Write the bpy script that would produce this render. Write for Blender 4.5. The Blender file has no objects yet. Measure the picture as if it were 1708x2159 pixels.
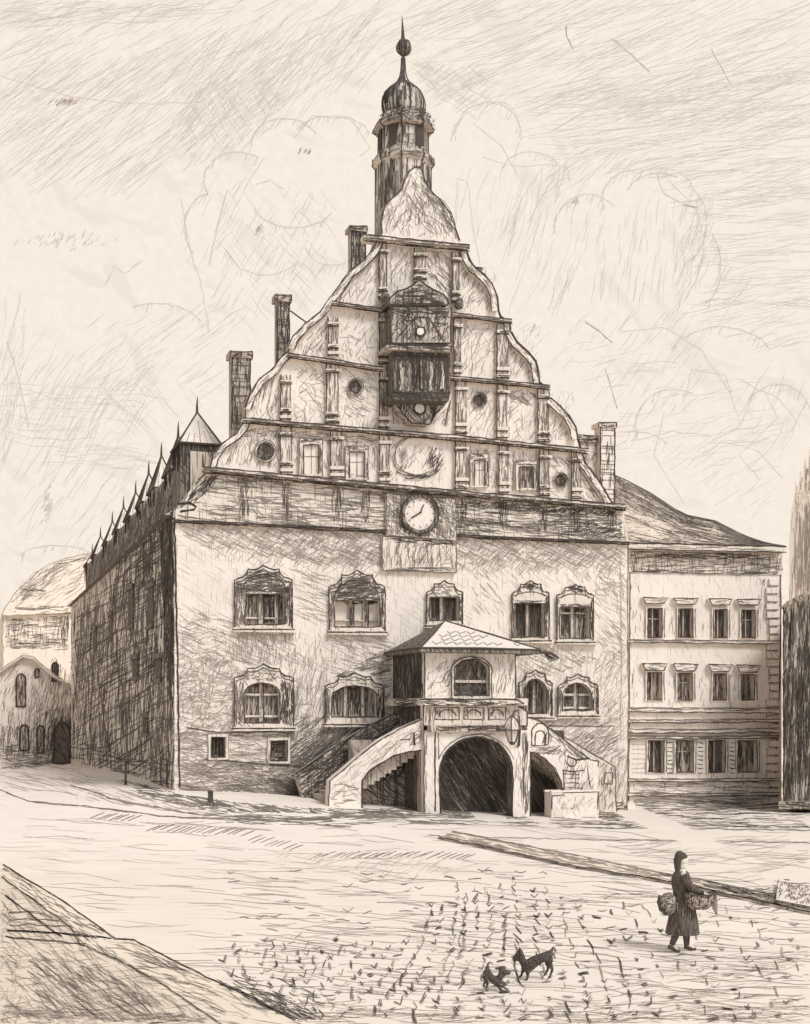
import bpy, math, random
from mathutils import Vector, Matrix
from mathutils.geometry import tessellate_polygon
R = random.Random(11)
rad = math.radians
F, CX, HY, EYE = 2650.0, 854.0, 1500.0, 4.0      # focal length, principal column, horizon row (sheet units), eye height in m
scene = bpy.context.scene
col = scene.collection

# ------------------------------------------------------------------ camera
cd = bpy.data.cameras.new('camera'); cam = bpy.data.objects.new('camera', cd); col.objects.link(cam)
cam.location = (0, 0, EYE); cam.rotation_euler = (rad(90), 0, 0)
cd.sensor_fit = 'HORIZONTAL'; cd.sensor_width = 36; cd.lens = 36*F/1708
cd.shift_y = (HY-1079.5)/1708; cd.clip_end = 2000; cd.clip_start = .1
scene.camera = cam

# ------------------------------------------------------------------ materials
MATS = {}
def nd(nt, t, **kw):
    n = nt.nodes.new(t)
    for k, v in kw.items(): setattr(n, k, v)
    return n
def etched(name, base, ink=(.07,.055,.045), layers=((0,.60,(16,16,1.3)),), vary=.05, rough=.95, fine=True, emit=False):
    """pale or dark coat with fine needle scratches running in the given directions (rotation, threshold, stretch)"""
    m = bpy.data.materials.new(name); m.use_nodes = True; nt = m.node_tree
    for n in list(nt.nodes): nt.nodes.remove(n)
    out = nd(nt, 'ShaderNodeOutputMaterial')
    tc = nd(nt, 'ShaderNodeTexCoord')
    low = nd(nt, 'ShaderNodeTexNoise'); low.inputs['Scale'].default_value = .55; low.inputs['Detail'].default_value = 4
    nt.links.new(tc.outputs['Object'], low.inputs['Vector'])
    r = nd(nt, 'ShaderNodeMapRange'); r.inputs['From Min'].default_value = .3; r.inputs['From Max'].default_value = .7
    r.inputs['To Min'].default_value = 1-vary; r.inputs['To Max'].default_value = 1+vary
    nt.links.new(low.outputs['Fac'], r.inputs['Value'])
    mul = nd(nt, 'ShaderNodeVectorMath', operation='SCALE'); mul.inputs[0].default_value = base
    nt.links.new(r.outputs[0], mul.inputs['Scale'])
    cur = mul.outputs[0]
    for (ang, thr, sc) in layers:
        mp = nd(nt, 'ShaderNodeMapping', vector_type='POINT')
        rot = nd(nt, 'ShaderNodeVectorRotate', rotation_type='Y_AXIS' if not isinstance(ang, tuple) else 'Z_AXIS')
        rot.inputs['Angle'].default_value = rad(ang if not isinstance(ang, tuple) else ang[0])
        nt.links.new(tc.outputs['Object'], rot.inputs['Vector'])
        nt.links.new(rot.outputs[0], mp.inputs['Vector']); mp.inputs['Scale'].default_value = sc
        nz = nd(nt, 'ShaderNodeTexNoise'); nz.inputs['Scale'].default_value = 1; nz.inputs['Detail'].default_value = 2
        nz.inputs['Distortion'].default_value = .25
        nt.links.new(mp.outputs[0], nz.inputs['Vector'])
        mr = nd(nt, 'ShaderNodeMapRange'); mr.inputs['From Min'].default_value = thr; mr.inputs['From Max'].default_value = thr+.07
        nt.links.new(nz.outputs['Fac'], mr.inputs['Value'])
        mx = nd(nt, 'ShaderNodeMix', data_type='RGBA')
        nt.links.new(mr.outputs[0], mx.inputs[0]); nt.links.new(cur, mx.inputs[6]); mx.inputs[7].default_value = (*ink, 1)
        cur = mx.outputs[2]
    if emit:
        e = nd(nt, 'ShaderNodeEmission'); nt.links.new(cur, e.inputs['Color']); e.inputs['Strength'].default_value = 1
        nt.links.new(e.outputs[0], out.inputs[0])
    else:
        b = nd(nt, 'ShaderNodeBsdfPrincipled'); b.inputs['Roughness'].default_value = rough
        b.inputs['Specular IOR Level'].default_value = .1
        nt.links.new(cur, b.inputs['Base Color']); nt.links.new(b.outputs[0], out.inputs[0])
    MATS[name] = m
    return m
FT = (.50,.41,.34)
etched('paper', (.86,.77,.68), (.60,.52,.44), ((0,.60,(20,20,1.3)), (38,.61,(18,18,1.1))))
etched('plaster', (.85,.76,.67), (.60,.52,.44), ((0,.57,(20,20,1.3)), (58,.58,(18,18,1.0)), (88,.64,(20,20,1.4))))
etched('light', (.78,.69,.59), (.30,.24,.20), ((0,.60,(16,16,1.0)), (40,.62,(14,14,.9))))
etched('mid', (.58,.495,.415), (.18,.15,.125), ((0,.54,(15,15,.9)), (48,.58,(14,14,.8))))
etched('dark', (.30,.255,.215), (.09,.074,.062), ((0,.48,(16,16,1.0)), (50,.54,(14,14,.9))))
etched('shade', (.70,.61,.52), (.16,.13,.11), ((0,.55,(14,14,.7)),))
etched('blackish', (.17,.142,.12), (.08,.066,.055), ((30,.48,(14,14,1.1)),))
etched('rooftile', (.76,.65,.54), (.30,.24,.20), ((90,.56,(12,12,1.2)), (60,.56,(10,10,.8))))
etched('ink', (.105,.086,.073), (.07,.056,.047), (), vary=.15)
etched('ink2', (.235,.197,.168), (.16,.13,.11), (), vary=.2)
etched('inkm', (.40,.34,.29), (.2,.17,.14), (), vary=.15)
etched('ink3', (.56,.485,.41), (.3,.25,.2), (), vary=.12)
etched('ground', (.86,.77,.68), (.66,.565,.475), (((4,),.63,(.45,8,1)), ((-12,),.66,(.6,7,1)), ((35,),.70,(2.2,9,1))), vary=.035)
etched('pavement', (.78,.67,.55), (.34,.28,.23), (((-35,),.58,(1.0,14,1)), ((12,),.62,(1.0,12,1))), vary=.06)
etched('kerb', (.84,.725,.60), (.30,.24,.20), (((30,),.60,(1.2,12,1)),), vary=.06)
etched('glass_dark', (.22,.185,.155), (.09,.074,.062), ((0,.50,(22,22,1.6)),), rough=.5)
etched('glass_mid', (.50,.425,.355), (.15,.125,.105), ((0,.52,(20,20,1.3)),), rough=.5)
etched('glass_pale', (.80,.71,.62), (.4,.33,.27), ((0,.66,(20,20,1.3)),), rough=.5)
etched('cloth', (.16,.133,.112), (.07,.056,.047), ((0,.5,(60,60,5)),), rough=.9)
etched('wicker', (.60,.51,.425), (.09,.07,.055), ((0,.5,(60,60,14)), (80,.5,(60,60,10))))
etched('skin', (.82,.72,.62), (.5,.4,.32), ())
etched('fur', (.13,.107,.09), (.05,.04,.034), ((35,.5,(70,70,14)),))
etched('iron', (.12,.10,.084), (.04,.03,.026), (), rough=.6)
etched('sky', (.945,.845,.74), (.89,.79,.69), ((35,.60,(.16,.16,.022)), (70,.62,(.2,.2,.03)), (0,.66,(1.2,1.2,1.2))), vary=.03, emit=True)
etched('cloudline', (.67,.585,.505), (.60,.50,.42), (), vary=.08, emit=True)
etched('cloudline_dark', (.40,.32,.26), (.3,.25,.2), (), vary=.1, emit=True)

# ------------------------------------------------------------------ mesh builder
class MB:
    def __init__(s): s.v = []; s.f = []; s.m = []; s.k = []
    def face(s, pts, m):
        i = len(s.v); s.v.extend(tuple(p) for p in pts); s.f.append(tuple(range(i, i+len(pts)))); s.mi(m)
    def mi(s, m):
        if m not in s.k: s.k.append(m)
        s.m.append(s.k.index(m))
    def box(s, x0, x1, y0, y1, z0, z1, m):
        p = [(x, y, z) for z in (z0, z1) for y in (y0, y1) for x in (x0, x1)]
        for q in ((0,2,3,1), (4,5,7,6), (0,1,5,4), (2,6,7,3), (0,4,6,2), (1,3,7,5)): s.face([p[i] for i in q], m)
    def slab(s, poly, y0, y1, m, holes=(), side=None, inner=None):
        """poly (u, z) in the local facade plane, front at y0, back at y1"""
        rings = [list(poly)] + [list(h) for h in holes]
        flat = [p for r in rings for p in r]
        tri = tessellate_polygon([[Vector((p[0], p[1], 0)) for p in r] for r in rings])
        for y in (y0, y1):
            for t in tri: s.face([(flat[i][0], y, flat[i][1]) for i in t], m)
        for k, r in enumerate(rings):
            mm = (side or m) if k == 0 else (inner or m)
            for a, b in zip(r, r[1:]+r[:1]): s.face([(a[0], y0, a[1]), (b[0], y0, b[1]), (b[0], y1, b[1]), (a[0], y1, a[1])], mm)
    def tube(s, pts, r, m, n=6, cap=True):
        pts = [Vector(p) for p in pts]; rr = r if isinstance(r, (list, tuple)) else [r]*len(pts)
        rings = []
        for i, p in enumerate(pts):
            d = (pts[min(i+1, len(pts)-1)]-pts[max(i-1, 0)])
            if d.length < 1e-6: d = Vector((0, 0, 1))
            d.normalize(); a = d.cross(Vector((0, 0, 1)) if abs(d.z) < .9 else Vector((1, 0, 0))).normalized(); b = d.cross(a)
            base = len(s.v)
            for k in range(n):
                t = 2*math.pi*k/n; s.v.append(tuple(p + (a*math.cos(t)+b*math.sin(t))*rr[i]))
            rings.append(base)
        for u, w in zip(rings, rings[1:]):
            for k in range(n):
                s.f.append((u+k, u+(k+1) % n, w+(k+1) % n, w+k)); s.mi(m)
        if cap:
            s.f.append(tuple(range(rings[0], rings[0]+n))); s.mi(m); s.f.append(tuple(range(rings[-1], rings[-1]+n))); s.mi(m)
    def lathe(s, cx, cy, prof, n, m, rot=0, sx=1, sy=1, ribs=None):
        rings = []
        for (r, z) in prof:
            base = len(s.v)
            for k in range(n):
                t = rot+2*math.pi*k/n; s.v.append((cx+r*math.cos(t)*sx, cy+r*math.sin(t)*sy, z))
            rings.append(base)
        for u, w in zip(rings, rings[1:]):
            for k in range(n): s.f.append((u+k, u+(k+1) % n, w+(k+1) % n, w+k)); s.mi(m)
        s.f.append(tuple(range(rings[0], rings[0]+n))); s.mi(m); s.f.append(tuple(range(rings[-1], rings[-1]+n))); s.mi(m)
        if ribs:
            st, rr, im = ribs
            for k in range(0, n, st):
                t = rot+2*math.pi*k/n
                s.tube([(cx+(r+.01)*math.cos(t)*sx, cy+(r+.01)*math.sin(t)*sy, z) for r, z in prof], rr, im, 3)
    def ribbon(s, mp, pts, w, m, taper=True):
        n = len(pts); row = []
        for i, (x, y) in enumerate(pts):
            x0, y0 = pts[max(i-1, 0)]; x1, y1 = pts[min(i+1, n-1)]
            dx, dy = x1-x0, y1-y0; l = math.hypot(dx, dy) or 1
            hw = w*.5*((.45+.55*math.sin(math.pi*(i+.6)/(n+.2))) if taper else 1)
            nx, ny = -dy/l*hw, dx/l*hw
            a = mp(x+nx, y+ny); b = mp(x-nx, y-ny)
            if a is None or b is None: row = []; break
            row.append((a, b))
        for (a, b), (c, d) in zip(row, row[1:]): s.face([a, c, d, b], m)
    def line(s, mp, pts, w=2.3, m='ink', n=2, wob=1.1, closed=False):
        """a needle line gone over n times with a wandering hand"""
        if closed: pts = list(pts)+[pts[0]]
        w *= .62; n += 1; wob *= 1.25
        for k in range(n):
            q = []
            for (x0, y0), (x1, y1) in zip(pts, pts[1:]):
                L = math.hypot(x1-x0, y1-y0); st = max(1, int(L/16))
                for i in range(st):
                    t = i/st; q.append((x0+(x1-x0)*t+R.uniform(-wob, wob), y0+(y1-y0)*t+R.uniform(-wob, wob)))
            q.append((pts[-1][0]+R.uniform(-wob, wob), pts[-1][1]+R.uniform(-wob, wob)))
            s.ribbon(mp, q, w*R.uniform(.7, 1.1), m, taper=False)
    def hatch(s, mp, poly, ang, cov, L=30, w=1.7, m='ink2', jit=7, bow=.06, clump=.0, soft=False, avoid=()):
        """short engraved strokes filling an outline; ang in degrees counter-clockwise on the sheet"""
        xs = [p[0] for p in poly]; ys = [p[1] for p in poly]; x0, x1, y0, y1 = min(xs), max(xs), min(ys), max(ys)
        ar = abs(sum(a[0]*b[1]-b[0]*a[1] for a, b in zip(poly, poly[1:]+poly[:1])))/2
        w *= .62; L *= .85; n = int(1.12*cov*ar/(L*w*.8)+.5); i = 0; tries = 0; cl = []
        while i < n and tries < n*30:
            tries += 1
            if clump and cl and R.random() < clump:
                bx, by = R.choice(cl[-12:]); x = bx+R.gauss(0, 5); y = by+R.gauss(0, 5)
            else: x = R.uniform(x0, x1); y = R.uniform(y0, y1)
            if not inside(x, y, poly): continue
            a = rad(ang+R.gauss(0, jit)); l = L*R.uniform(.45, 1.35)/2; dx, dy = math.cos(a)*l, -math.sin(a)*l
            for _ in range(0 if soft else 4):
                if inside(x-dx, y-dy, poly) and inside(x+dx, y+dy, poly): break
                dx *= .6; dy *= .6
            if avoid and any(x0_ < x+e*dx < x1_ and y0_ < y+e*dy < y1_ for x0_, y0_, x1_, y1_ in avoid for e in (-1, -.5, 0, .5, 1)): i += .5; continue
            b = R.uniform(-bow, bow); cx, cy = x-dy*b*2, y+dx*b*2
            s.ribbon(mp, [(x-dx, y-dy), (cx, cy), (x+dx, y+dy)], w*R.uniform(.6, 1.25), m)
            cl.append((x, y)); i += 1
    def build(s, name, parent=None, smooth=False, loc=None):
        me = bpy.data.meshes.new(name)
        me.from_pydata(s.v, [], s.f)
        for k in s.k: me.materials.append(MATS[k])
        me.polygons.foreach_set('material_index', s.m)
        if smooth: me.polygons.foreach_set('use_smooth', [True]*len(s.f))
        me.update()
        o = bpy.data.objects.new(name, me); col.objects.link(o)
        if loc: o.location = loc
        if parent: o.parent = parent
        return o
def inside(x, y, poly):
    c = False; j = len(poly)-1
    for i in range(len(poly)):
        xi, yi = poly[i]; xj, yj = poly[j]
        if (yi > y) != (yj > y) and x < (xj-xi)*(y-yi)/(yj-yi)+xi: c = not c
        j = i
    return c
def tag(o, label=None, cat=None, group=None, kind=None):
    if label: o['label'] = label
    if cat: o['category'] = cat
    if group: o['group'] = group
    if kind: o['kind'] = kind
    return o
def empty(name, loc, rz=0):
    o = bpy.data.objects.new(name, None); col.objects.link(o); o.location = loc; o.rotation_euler = (0, 0, rz); return o

class Fr:
    """a building's own axes: x along its front, y into it, z up"""
    def __init__(s, X, Y, th): s.X, s.Y, s.c, s.s, s.th = X, Y, math.cos(th), math.sin(th), th
    def P(s, px, py, d=0):                       # sheet position -> (x, z) on the plane y = d
        rx = (px-CX)/F; k = (d-s.s*s.X+s.c*s.Y)/(-s.s*rx+s.c)
        X, Y = k*rx-s.X, k-s.Y
        return (s.c*X+s.s*Y, EYE+k*(HY-py)/F)
    def S(s, px, py, x=0):                       # sheet position -> (y, z) on the plane x = const
        rx = (px-CX)/F; k = (x+s.c*s.X+s.s*s.Y)/(s.c*rx+s.s)
        X, Y = k*rx-s.X, k-s.Y
        return (-s.s*X+s.c*Y, EYE+k*(HY-py)/F)
    def F(s, d, off=.012):
        def f(px, py):
            u, z = s.P(px, py, d); return (u, d-off, z)
        return f
    def W(s, x, off=.012):
        def f(px, py):
            y, z = s.S(px, py, x); return (x-off, y, z)
        return f
    def pp(s, pts, d=0): return [s.P(x, y, d) for x, y in pts]
def strip(pts, h):                               # band hanging h below a sheet line
    return list(pts)+[(x, y+h) for x, y in reversed(pts)]
def arc(cx, cy, rx, ry, a0, a1, n=14):
    return [(cx+rx*math.cos(rad(a0+(a1-a0)*i/n)), cy-ry*math.sin(rad(a0+(a1-a0)*i/n))) for i in range(n+1)]
def lerp(pts, x):
    for (x0, y0), (x1, y1) in zip(pts, pts[1:]):
        if x <= x1: break
    return y0+(y1-y0)*(x-x0)/(x1-x0)

# ------------------------------------------------------------------ ground
def sst(t): t = max(0, min(1, t)); return t*t*(3-2*t)
def gz(X, Y):
    return (1.05*sst((5.5-X)/14.5)+.17*sst((9.5-X)/4))*sst((Y-31)/13)*(1-.72*sst((Y-52)/36))
def G(px, py, off=.006):
    if py < 1520: return None
    z = 0
    for _ in range(30):
        k = (EYE-z)*F/(py-HY); z = z*.5+.5*gz(k*(px-CX)/F, k)
    return (k*(px-CX)/F, k, gz(k*(px-CX)/F, k)+off)
g = MB()
xs = [-150, -110, -80, -60, -50]+[-44+2*i for i in range(45)]+[52, 62, 80, 110, 150]
ys = [-20, -8, 0, 8, 14, 20]+[24+1.5*i for i in range(46)]+[96, 105, 120, 150, 200, 285]
base = len(g.v)
for y in ys:
    for x in xs: g.v.append((x, y, gz(x, y)))
nx = len(xs)
for j in range(len(ys)-1):
    for i in range(nx-1): g.f.append((j*nx+i, j*nx+i+1, (j+1)*nx+i+1, (j+1)*nx+i)); g.mi('ground')
# needle scratches lying on the square
g.hatch(G, [(0,1715),(700,1740),(1708,1735),(1708,2158),(600,2158),(0,1800)], -3, .04, 150, 1.3, 'ink3', 3, soft=True)
g.hatch(G, [(480,1800),(1708,1850),(1708,2158),(640,2158)], -4, .06, 130, 1.5, 'ink3', 3, soft=True)
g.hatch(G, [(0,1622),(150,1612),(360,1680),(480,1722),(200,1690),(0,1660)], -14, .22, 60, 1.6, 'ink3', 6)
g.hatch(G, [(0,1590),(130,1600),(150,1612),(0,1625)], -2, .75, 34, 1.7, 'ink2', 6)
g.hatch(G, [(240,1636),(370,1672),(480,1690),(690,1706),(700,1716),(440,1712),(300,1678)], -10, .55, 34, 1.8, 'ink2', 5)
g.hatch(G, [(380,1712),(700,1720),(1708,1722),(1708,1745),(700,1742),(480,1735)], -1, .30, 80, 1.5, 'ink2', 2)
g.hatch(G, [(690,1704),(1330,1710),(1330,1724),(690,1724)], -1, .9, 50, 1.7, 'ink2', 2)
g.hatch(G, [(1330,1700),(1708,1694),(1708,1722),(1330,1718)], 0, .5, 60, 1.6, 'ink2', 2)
for x0, y0, n, sl in ((190,1725,7,.1), (310,1750,16,.06), (520,1775,8,.2), (650,1810,26,.0)):
    for i in range(n):
        x = x0+i*13+R.uniform(-3, 3); y = y0+i*13*sl+R.uniform(-3, 3)
        g.ribbon(G, [(x, y), (x+16, y-7), (x+30, y-12)], 1.5, 'ink2')
g.hatch(G, [(540,1800),(900,1790),(1080,1840),(800,1850)], 30, .08, 30, 1.3, 'ink3', 6)
for y0 in (1735, 1742, 1768): g.line(G, [(905, y0-6), (1200, y0+2), (1500, y0+6), (1708, y0+9)], 1.6, 'ink2', 1, 1.6)
g.line(G, [(0,1665),(60,1690),(180,1700),(350,1722),(560,1728),(740,1745)], 1.7, 'ink2', 2, 1.6)
g.line(G, [(150,1655),(260,1690),(420,1718),(700,1728)], 1.6, 'ink2', 2, 1.8)
g.hatch(G, [(1240,1770),(1708,1760),(1708,1890),(1480,1850)], 8, .10, 110, 1.4, 'ink3', 6)
g.hatch(G, [(1300,2040),(1708,1990),(1708,2158),(1250,2158)], 4, .10, 90, 1.5, 'ink3', 6)
g.hatch(G, [(640,2120),(1708,2120),(1708,2158),(640,2158)], 2, .14, 90, 1.5, 'ink3', 5)
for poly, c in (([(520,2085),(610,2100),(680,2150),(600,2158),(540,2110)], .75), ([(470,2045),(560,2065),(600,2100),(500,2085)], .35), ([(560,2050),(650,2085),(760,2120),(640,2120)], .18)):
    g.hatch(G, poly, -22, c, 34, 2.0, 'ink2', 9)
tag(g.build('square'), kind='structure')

# cobble joints: short gouged ticks running in fanned rows
t = MB()
CM = lambda X, Y: G(X, Y, .014)
for k in range(-20, 17):
    xb = 1060+k*48+R.uniform(-8, 8); xt = xb+320*(.0017 if k < 0 else .0013)*(1050-xb); bow = 8*k if k < 0 else 0
    y = 2150-R.uniform(0, 12); top = 1826+min(abs(k), 9)*9+R.uniform(0, 40)
    if k < -6: top += 60
    dens = .93 if k < 6 else .7
    while y > top:
        f = (2150-y)/320; x = xb+(xt-xb)*f-bow*math.sin(math.pi*f)*.9+R.uniform(-3.5, 3.5)+5*math.sin(y*.03+k*.6); sc = 1-.45*f
        if x > 655-(2150-y)*2.05+(y < 1960)*170 and 470 < x < 1706 and not (1395 < x < 1480 and 1975 < y < 2030) and R.random() < dens:
            st = R.choice('vvnnlzb'); a = R.uniform(.6, 1.25)*sc*16.5; heavy = R.random() < .72-.02*abs(k)+.15*(y > 2000)-.3*(y < 1890); m = 'ink' if heavy else 'ink2'; w = R.uniform(1.6, 3.0)*(.6+.4*sc)*(1 if heavy else .7)
            sg = 1 if k < 1 else -1; ro = R.uniform(-.3, .3)-(.25 if k < -3 else 0)+(.2 if k > 3 else 0)
            if st == 'v': pts = [(-.55, -.2), (0, .3), (.5, -.55)]
            elif st == 'n': pts = [(-.3*sg, .7), (0, .1), (.38*sg, -.6)]
            elif st == 'l': pts = [(-.1, -.7), (.15, .05), (-.45, .35)]
            elif st == 'b': pts = [(-.6, .1), (0, 0), (.7, -.12)]
            else: pts = [(-.5, -.1), (-.1, -.4), (0, .3), (.45, -.1)]
            c_, s_ = math.cos(ro), math.sin(ro); pts = [(x+a*(p[0]*c_-p[1]*s_)+R.uniform(-1.5, 1.5), y+a*(p[0]*s_+p[1]*c_)) for p in pts]
            t.ribbon(CM, pts, w, m)
            for q_ in range(R.choice((0, 0, 1, 2))): t.ribbon(CM, [(p[0]+(3+3*q_)*sc, p[1]+R.uniform(1, 5)*sc) for p in pts[:2+(q_ == 0)]], w*.75, m)
        y -= (13 if k < 6 else 17)*sc+R.uniform(0, 9)
    # the long wandering joint of the row
    if R.random() < .3 and abs(k) < 10:
        f0_ = R.uniform(.1, .5); pts = []
        for i in range(9):
            f = f0_+i*.045; y = 2150-320*f; pts.append((xb+(xt-xb)*f-bow*math.sin(math.pi*f)*.9+R.uniform(-4, 4), y))
        t.ribbon(CM, pts, 1.6, 'ink2', False)
for _ in range(150):
    x = R.uniform(480, 1690); y = R.uniform(1830, 2150); a = R.uniform(6, 15)
    t.ribbon(CM, [(x-a, y+R.uniform(-3, 3)), (x, y+R.uniform(-2, 3)), (x+a, y+R.uniform(-6, 4))], 1.3, 'ink2')
tag(t.build('cobblestones'), 'fanned rows of worn cobble joints across the open square', 'cobbles', kind='stuff')

# pavement with kerb on the left, gutter strip to the right
def gslab(name, pts, h, m, kerb=None, lines=None):
    b = MB(); P3 = [G(x, y, 0) for x, y in pts]
    top = [(p[0], p[1], p[2]+h) for p in P3]; bot = [(p[0], p[1], p[2]-.3) for p in P3]
    b.face(top, m)
    for i in range(len(pts)): j = (i+1) % len(pts); b.face([top[i], top[j], bot[j], bot[i]], m)
    if lines: lines(b, lambda X, Y: G(X, Y, h+.008))
    return tag(b.build(name), kind='structure')
def on(h):
    def f(px, py):                               # a sheet position on a level h above the flat foreground
        k = (EYE-h)*F/(py-HY); return (k*(px-CX)/F, k, h+.006)
    return f
E1 = [(-120,1724),(5,1822),(140,1905),(244,1980),(282,1982),(420,2052),(520,2098),(623,2152),(700,2198)]
E2 = [(-150,1745),(3,1849),(80,1905),(150,1955),(168,1990),(260,2030),(350,2080),(444,2145),(520,2200)]
def levelslab(name, pts, h, m, fn):
    b = MB(); mp = on(h); top = [mp(x, y) for x, y in pts]; bot = [(p[0], p[1], -.2) for p in top]
    b.face(top, m)
    for i in range(len(pts)): j = (i+1) % len(pts); b.face([top[i], top[j], bot[j], bot[i]], m)
    fn(b, on(h+.01)); return tag(b.build(name), kind='structure')
def kl(b, mp):
    b.line(mp, E1[1:8], 2.0, 'ink', 2, 1.6); b.line(mp, E2[1:], 1.7, 'ink', 2, 1.6)
    b.hatch(mp, [(282,1984),(420,2054),(623,2152),(444,2145),(350,2080),(168,1990)], -20, .16, 60, 1.5, 'ink2', 8)
    b.hatch(mp, [(5,1825),(244,1980),(168,1985),(3,1852)], -30, .2, 40, 1.6, 'ink2', 8)
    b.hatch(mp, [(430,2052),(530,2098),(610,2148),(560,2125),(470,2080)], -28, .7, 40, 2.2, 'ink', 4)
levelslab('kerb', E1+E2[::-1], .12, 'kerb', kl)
def pl(b, mp):
    A = [(0,1875),(150,1955),(228,1978),(20,1975)]
    b.line(mp, [(16,1962),(120,1968),(235,1979)], 2.6, 'ink', 3, 1.8); b.line(mp, [(12,1976),(110,1984),(180,1992)], 2.0, 'ink2', 2, 1.8)
    b.line(mp, [(10,1888),(60,1925),(110,1962),(130,1975)], 2.2, 'ink', 2, 1.6)
    for y in (1925, 1940, 1952): b.line(mp, [(20, y), (60, y-3), (50+(y-1900)*1.9, y+2)], 1.6, 'ink2', 1, 2)
    b.hatch(mp, [(0,1860),(150,1955),(220,1990),(420,2140),(440,2158),(0,2158)], -40, .12, 45, 1.3, 'ink2', 12)
    b.hatch(mp, [(60,2010),(200,2030),(330,2100),(360,2150),(80,2150)], -38, .22, 60, 1.3, 'ink2', 6)
    b.hatch(mp, [(0,2120),(440,2140),(440,2158),(0,2158)], 0, .3, 60, 1.5, 'inkm', 6)
    b.hatch(mp, [(0,1880),(40,1900),(50,2158),(0,2158)], 70, .08, 60, 1.3, 'inkm', 12)
levelslab('pavement', [(-200,1790)]+E2[1:]+[(520,2260),(-300,2300),(-500,1900)], .115, 'pavement', pl)
K1 = [(953,1756),(1180,1800),(1402,1846),(1708,1905),(1800,1924)]; K2 = [(925,1768),(1218,1831),(1397,1860),(1708,1929),(1800,1950)]
b = MB(); mp = lambda x, y: G(x, y, .05); N_ = 40; prev = None
for i in range(N_+1):
    x = 925+875*i/N_; xa = max(x, 953) if i else 940; A_ = (xa, lerp([(905,1742)]+K1, xa)); B_3 = (x, lerp(K2, x)); row = [G(A_[0], A_[1], -.2), G(A_[0], A_[1], .045), G(B_3[0], B_3[1], .045), G(B_3[0], B_3[1], -.2)]
    if prev:
        for q in range(3): b.face([prev[q], row[q], row[q+1], prev[q+1]], 'kerb')
    prev = row
mp = lambda x, y: G(x, y, .058)
b.line(mp, K1[:4], 1.9, 'ink2', 2, 1.3); b.line(mp, K2[:4], 2.2, 'ink', 2, 1.3)
b.hatch(mp, K1[:4]+K2[:4][::-1], -12, .5, 60, 1.6, 'inkm', 4); b.hatch(mp, [(1480,1862),(1708,1905),(1708,1929),(1480,1880)], -14, .4, 40, 1.7, 'ink2', 4)
tag(b.build('gutter_strip'), kind='structure')

# ------------------------------------------------------------------ sky: a far curved backdrop that gives off the sky's light
RS = 290
def SK(px, py, r=RS-1.0):
    v = Vector(((px-CX)/F, 1, (HY-py)/F)).normalized()*r; return (v.x, v.y, v.z+EYE)
s = MB(); na, ne = 40, 20; s.v = []
for j in range(ne+1):
    e = rad(-3+63*j/ne)
    for i in range(na+1):
        a = rad(-80+160*i/na); s.v.append((RS*math.sin(a)*math.cos(e), RS*math.cos(a)*math.cos(e), RS*math.sin(e)+EYE))
for j in range(ne):
    for i in range(na): q = j*(na+1)+i; s.f.append((q, q+1, q+na+2, q+na+1)); s.mi('sky')
C = 'cloudline'
for poly, a, c, L in (
    ([(0,0),(1050,0),(840,130),(660,190),(560,260),(380,200),(0,300)], 30, .075, 120),
    ([(0,150),(640,120),(480,290),(360,330),(300,400),(0,360)], 38, .16, 130),
    ([(430,60),(800,20),(780,180),(640,230),(540,280),(360,330)], 50, .13, 110),
    ([(0,0),(560,0),(400,40),(0,60)], 8, .20, 90),
    ([(360,200),(620,170),(560,290),(400,370)], 50, .12, 70), ([(380,180),(600,180),(500,300),(400,300)], -60, .08, 60),
    ([(900,0),(1708,0),(1708,300),(1150,240),(960,160)], 21, .16, 190),
    ([(1120,180),(1708,120),(1708,420),(1480,440),(1360,350),(1180,330)], 9, .16, 170),
    ([(1480,420),(1708,380),(1708,660),(1500,640)], 4, .13, 130),
    ([(1450,640),(1708,600),(1708,760),(1560,720)], 15, .08, 100),
    ([(880,130),(1010,150),(1060,210),(980,240),(890,180)], 35, .22, 50), ([(880,130),(1010,150),(1040,210),(960,230),(890,180)], -35, .12, 50),
    ([(1180,300),(1360,340),(1260,370),(1200,430),(1150,400)], 40, .14, 60),
    ([(60,780),(360,720),(340,900),(200,1140),(60,1160)], 55, .05, 90), ([(0,720),(260,800),(160,980),(0,1000)], 62, .06, 110),
    ([(200,800),(420,840),(330,900),(240,900)], -48, .06, 90), ([(0,800),(360,800),(360,1000),(0,980)], -4, .045, 120),
    ([(0,640),(50,640),(40,940),(0,980)], 80, .12, 80), ([(160,680),(520,640),(500,820),(160,820)], 35, .05, 70),
    ([(440,380),(700,420),(680,620),(500,700),(420,560)], 60, .035, 60), ([(440,380),(700,420),(680,620),(500,700)], -50, .03, 60),
    ([(1050,420),(1250,440),(1200,640),(1080,640)], 72, .07, 80), ([(1230,470),(1450,420),(1440,640),(1240,620)], 82, .06, 70),
    ([(1440,430),(1510,440),(1480,600),(1420,660)], 70, .2, 60), ([(1500,520),(1580,600),(1520,680)], 55, .12, 50),
    ([(960,360),(1120,380),(1100,560),(980,500)], 76, .035, 80),
    ([(1100,680),(1500,650),(1480,860),(1280,900)], 50, .035, 60), ([(1200,700),(1650,820),(1640,1000),(1300,960)], 8, .03, 90),
    ([(1560,800),(1708,820),(1660,940),(1580,930)], 62, .05, 80), ([(1400,900),(1600,900),(1640,1080),(1460,1060)], 35, .03, 60)):
    s.hatch(SK, poly, a, c*1.5, L, 1.7, C, 5, .09, soft=True)
def sl(pts, w=1.8, m=C, n=1): s.line(SK, pts, w, m, n, 2)
sl(arc(1050,270,45,55,20,165)); sl([(1093,255),(1100,290),(1085,330)]); sl([(950,300),(958,265),(985,235),(1005,250)])
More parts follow.
